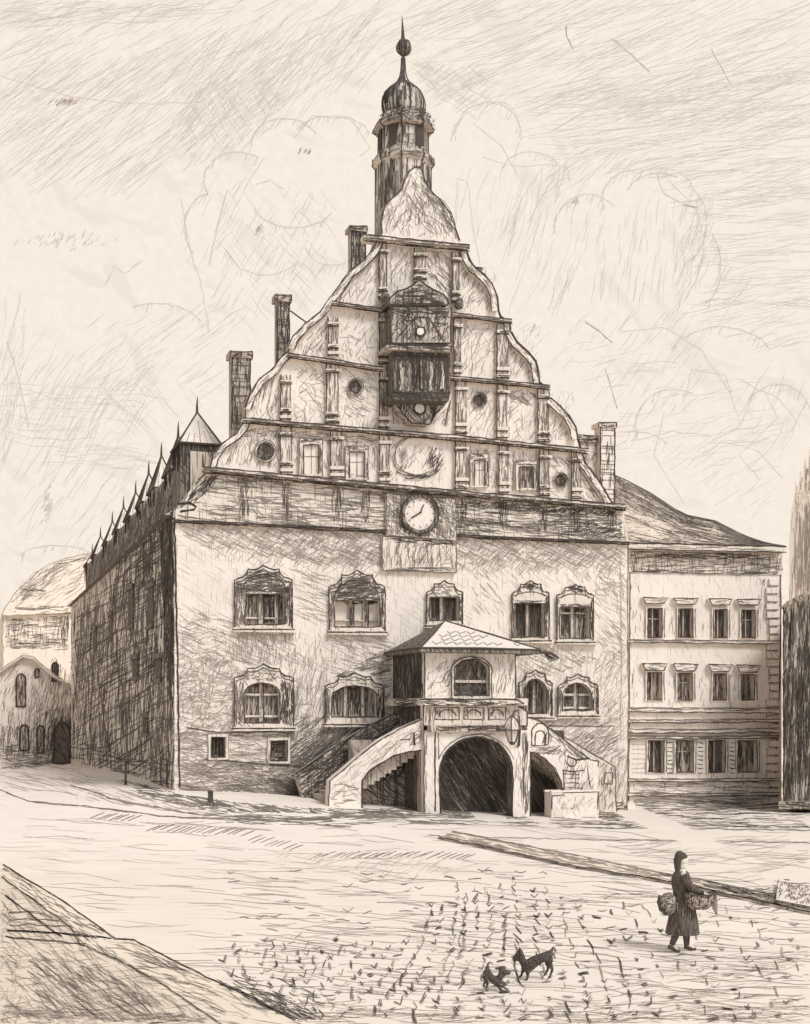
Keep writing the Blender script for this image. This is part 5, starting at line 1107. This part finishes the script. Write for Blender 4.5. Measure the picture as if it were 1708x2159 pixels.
def loft(mb, secs, m, n=20, wave=0):
    rings = []
    for (cx, cz, ax, ay, cy) in secs:
        base = len(mb.v); rings.append(base)
        for i in range(n):
            t_ = 2*math.pi*i/n; w_ = 1+wave*math.sin(t_*7+cz*3)*max(0, (1-cz))
            mb.v.append((cx+ax*math.cos(t_)*w_, cy+ay*math.sin(t_)*w_, cz))
    for a, c in zip(rings, rings[1:]):
        for i in range(n): mb.f.append((a+i, a+(i+1) % n, c+(i+1) % n, c+i)); mb.mi(m)
    mb.f.append(tuple(range(rings[-1], rings[-1]+n))); mb.mi(m); mb.f.append(tuple(range(rings[0], rings[0]+n))); mb.mi(m)
b = MB(); loft(b, [(.025,.29,.275,.22,0), (.025,.34,.275,.22,0), (.03,.5,.25,.205,0), (.035,.72,.205,.18,0), (.03,.86,.165,.17,0), (.01,.98,.14,.155,0), (.0,1.1,.155,.17,0), (.0,1.22,.16,.185,0), (.005,1.31,.125,.15,0), (.01,1.36,.07,.075,0), (.015,1.39,.058,.06,0)], 'cloth', 24, .06)
for sy in (-1, 1): b.tube([(.01,sy*.15,1.29), (.07,sy*.2,1.18), (.13,sy*.215,1.07), (.24,sy*.17,1.02), (.33,sy*.13,.995)], [.075,.07,.062,.052,.045], 'cloth', 10)
for q_ in range(70):
    t_ = R.uniform(0, 6.28); z_ = R.uniform(.34, .9); kx_ = .03+(.262-.1*(z_-.3))*math.cos(t_); ky_ = (.222-.06*(z_-.3))*math.sin(t_); b.tube([(kx_, ky_, z_), (kx_*.93, ky_*.95, z_+R.uniform(.05, .16))], .007, R.choice(('ink', 'ink', 'inkm')), 3, False)
b.build('coat', per, True)
for (kn, an) in (((.10,.07,.47), (.11,.07,.09)), ((-.03,-.07,.47), (-.17,-.07,.12))):
    b = MB(); b.tube([kn, tuple(kn[i]*.4+an[i]*.6 for i in range(3)), an], [.066,.060,.045], 'cloth', 10); b.build('stocking', per, True)
b = MB()                                          # headscarf: hood behind the face, knotted under the chin
loft(b, [(-.05,1.33,.045,.07,0), (-.06,1.40,.05,.075,0), (-.062,1.48,.058,.085,0), (-.05,1.54,.075,.092,0), (.0,1.565,.105,.096,0), (.0,1.59,.108,.094,0), (-.005,1.625,.09,.085,0), (-.015,1.655,.055,.055,0), (-.03,1.675,.02,.02,0)], 'ink', 18)
b.build('headscarf', per, True)
for x, z in ((.13,.035), (-.17,.06)):
    y = .07 if x > 0 else -.07; b = MB(); dx = .5*0
    b.tube([(x-.06, y, z+.03), (x, y, z+.02), (x+.08, y, z-.005 if x > 0 else z-.035), (x+.14, y, z-.008 if x > 0 else z-.045)], [.035,.042,.036,.018], 'ink', 8); b.build('shoe', per, True)
bk = empty('basket', (pp_[0]+.26, pp_[1]-.17, pp_[2]+.73)); tag(bk, 'boat-shaped wicker basket held at the hip in front of the walking woman', 'basket')
b = MB(); n = 22
prof = [(.5,0.0), (.75,.05), (.92,.13), (1.0,.235), (1.03,.245), (.96,.235), (.86,.12), (.6,.05)]
rg = []
for r_, z in prof:
    base = len(b.v); rg.append(base)
    for i in range(n): t_ = 2*math.pi*i/n; b.v.append((.265*r_*math.cos(t_)+(.02*z/.2), .16*r_*math.sin(t_), z+.035*abs(math.cos(t_))**2*(z/.24)))
for a, c in zip(rg, rg[1:]):
    for i in range(n): b.f.append((a+i, a+(i+1) % n, c+(i+1) % n, c+i)); b.mi('wicker')
b.f.append(tuple(range(rg[0], rg[0]+n))); b.mi('wicker'); b.f.append(tuple(range(rg[-1], rg[-1]+n))); b.mi('light')
for i in range(0, n, 2):
    b.tube([Vector(b.v[rg[j]+i])*1.01 for j in range(4)], .006, 'ink', 3, False)
b.tube([b.v[rg[4]+i] for i in range(n)]+[b.v[rg[4]]], .012, 'ink', 4, False); b.build('bowl', bk)
b = MB(); b.v = []; cl = [(.20,-.02,.27), (.27,-.05,.24), (.285,-.06,.12), (.28,-.07,-.08), (.24,.0,.0), (.22,.03,.14)]
b.face(cl[:4]+cl[4:], 'light'); b.face([(x-.012, y+.03, z) for x, y, z in cl][::-1], 'light'); b.tube(cl[1:4], .006, 'ink', 3); b.tube([cl[3], cl[4], cl[5]], .005, 'ink2', 3); b.build('cloth', bk)
bn = empty('bundle', (pp_[0]-.235, pp_[1]-.05, pp_[2]+.63)); tag(bn, 'round cloth bundle carried behind the walking woman on her back hip', 'bundle')
b = MB(); loft(b, [(0,.0,.06,.06,0), (0,.05,.13,.12,0), (0,.16,.155,.14,0), (.01,.27,.14,.13,0), (.02,.34,.08,.08,0), (.03,.36,.03,.03,0)], 'wicker', 16)
for a in range(0, 360, 40): b.tube([(.06*math.cos(rad(a)), .06*math.sin(rad(a)), .0), (.157*math.cos(rad(a)), .142*math.sin(rad(a)), .16), (.02+.08*math.cos(rad(a)), .08*math.sin(rad(a)), .34)], .006, 'ink', 3, False)
b.tube([(-.05,-.12,.02), (-.14,-.08,.08), (-.165,-.02,.2), (-.13,0,.32)], .02, 'ink', 6); b.build('sack', bn, True)

def dogv(name, label, px, py, pts):
    p_ = G(px, py, 0); sc = p_[1]/F
    kk = SkinG(); ids = {}
    for nm, x, y, dy, r, par in pts:
        pos = ((x-px)*sc, dy, max(.012, (py-y)*sc)); ids[nm] = kk.add(pos, r, ids.get(par))
    o = skin(name, kk.v, kk.e, kk.r, 'fur', None, (p_[0], p_[1], p_[2]), 0, 2); tag(o, label, 'dog', 'dogs playing on the square')
    fb = MB()                                     # shaggy tufts standing off the coat
    for a_, c_ in kk.e:
        A_, B_2 = Vector(kk.v[a_]), Vector(kk.v[c_]); ra, rb = [x if isinstance(x, float) else (x[0]+x[1])/2 for x in (kk.r[a_], kk.r[c_])]
        for _ in range(int(8+260*(A_-B_2).length*(ra+rb)*4)):
            f_ = R.random(); d_ = Vector((R.gauss(0, 1), R.gauss(0, 1), R.gauss(0, 1))).normalized(); p0 = A_.lerp(B_2, f_)+d_*(ra*(1-f_)+rb*f_)*.8
            fb.tube([p0, p0+d_*R.uniform(.01, .03)+Vector((R.uniform(-.02, .02), 0, -R.uniform(0, .025)))], [.005, .002], R.choice(('fur', 'ink', 'inkm')), 3, False)
    tag(fb.build('shaggy_coat', o), kind='stuff')
    return o
dogv('dog', 'larger black dog standing with its tail up, facing the small dog', 1130, 2066,
    [('hip',1159,2014,0,(.072,.085),None), ('mid',1140,2020,0,(.068,.08),'hip'), ('chest',1112,2035,0,(.085,.10),'mid'), ('sh',1104,2031,0,(.06,.06),'chest'), ('neck',1099,2021,0,(.064,.066),'sh'), ('head',1091,2009,0,(.07,.07),'neck'), ('muz',1086,2020,0,(.048,.046),'head'), ('nose',1084,2028,0,(.03,.03),'muz'),
     ('earl',1096,2003,-.055,.026,'head'), ('earl2',1101,2016,-.075,.024,'earl'), ('earr',1096,2003,.055,.026,'head'), ('earr2',1100,2016,.075,.024,'earr'),
     ('tl',1163,2005,0,.022,'hip'), ('tl2',1167,1997,0,.012,'tl'),
     ('bl1',1158,2030,-.06,.042,'hip'), ('bl2',1164,2042,-.065,.022,'bl1'), ('bl3',1158,2058,-.065,.015,'bl2'), ('bl4',1154,2062,-.065,.014,'bl3'),
     ('br1',1154,2030,.06,.042,'hip'), ('br2',1158,2042,.065,.022,'br1'), ('br3',1151,2056,.065,.015,'br2'), ('br4',1147,2059,.065,.014,'br3'),
     ('fl1',1112,2048,-.055,.032,'chest'), ('fl2',1112,2058,-.06,.018,'fl1'), ('fl3',1110,2071,-.06,.014,'fl2'), ('fl4',1106,2074,-.06,.013,'fl3'),
     ('fr1',1104,2046,.055,.032,'chest'), ('fr2',1102,2054,.06,.018,'fr1'), ('fr3',1099,2060,.06,.014,'fr2'), ('fr4',1095,2063,.06,.013,'fr3')])
dogv('dog', 'smaller black dog bowing down in play before the standing dog', 1048, 2090,
    [('hip',1027,2048,0,(.062,.07),None), ('mid',1034,2062,0,(.052,.06),'hip'), ('chest',1050,2070,0,(.058,.065),'mid'), ('neck',1056,2058,0,(.032,.034),'chest'), ('head',1062,2049,0,(.052,.052),'neck'), ('muz',1071,2050,0,(.036,.034),'head'), ('nose',1077,2053,0,(.022,.022),'muz'),
     ('earl',1057,2043,-.045,.022,'head'), ('earl2',1054,2054,-.06,.02,'earl'), ('earr',1057,2043,.045,.022,'head'), ('earr2',1054,2054,.06,.02,'earr'),
     ('tl',1028,2037,0,.016,'hip'), ('tl2',1031,2029,0,.010,'tl'), ('tl3',1038,2031,0,.006,'tl2'),
     ('bl1',1024,2062,-.05,.034,'hip'), ('bl2',1028,2072,-.055,.018,'bl1'), ('bl3',1024,2084,-.055,.012,'bl2'), ('bl4',1029,2087,-.055,.012,'bl3'),
     ('br1',1022,2062,.05,.034,'hip'), ('br2',1024,2070,.055,.018,'br1'), ('br3',1020,2080,.055,.012,'br2'), ('br4',1025,2083,.055,.012,'br3'),
     ('fl1',1052,2080,-.045,.022,'chest'), ('fl2',1058,2090,-.05,.013,'fl1'), ('fl3',1066,2096,-.05,.012,'fl2'),
     ('fr1',1054,2078,.045,.022,'chest'), ('fr2',1064,2084,.05,.013,'fr1'), ('fr3',1072,2089,.05,.012,'fr2')])

# ------------------------------------------------------------------ light
w = bpy.data.worlds.new('World'); scene.world = w; w.use_nodes = True; nt = w.node_tree
bg = nt.nodes['Background']; sk = nt.nodes.new('ShaderNodeTexSky'); sk.sky_type = 'NISHITA'; sk.sun_disc = False
ELE, AZ = rad(48), rad(135)                       # sun high to the right, behind the viewer
sk.sun_elevation = ELE; sk.sun_rotation = AZ
bw = nt.nodes.new('ShaderNodeRGBToBW'); mx = nt.nodes.new('ShaderNodeVectorMath'); mx.operation = 'SCALE'; mx.inputs[0].default_value = (.95, .99, 1.05)
nt.links.new(sk.outputs[0], bw.inputs[0]); nt.links.new(bw.outputs[0], mx.inputs['Scale']); nt.links.new(mx.outputs[0], bg.inputs['Color']); bg.inputs['Strength'].default_value = .15
sl_ = bpy.data.lights.new('sun', 'SUN'); sl_.energy = 2.0; sl_.angle = rad(20); sl_.color = (1, .99, .975); so = bpy.data.objects.new('sun', sl_); col.objects.link(so)
dv = Vector((math.sin(AZ)*math.cos(ELE), math.cos(AZ)*math.cos(ELE), math.sin(ELE))); so.rotation_euler = dv.to_track_quat('Z', 'Y').to_euler(); so.location = (20, -20, 40)
scene.view_settings.view_transform = 'Standard'; scene.view_settings.look = 'None'; scene.view_settings.exposure = 0; scene.view_settings.gamma = 1
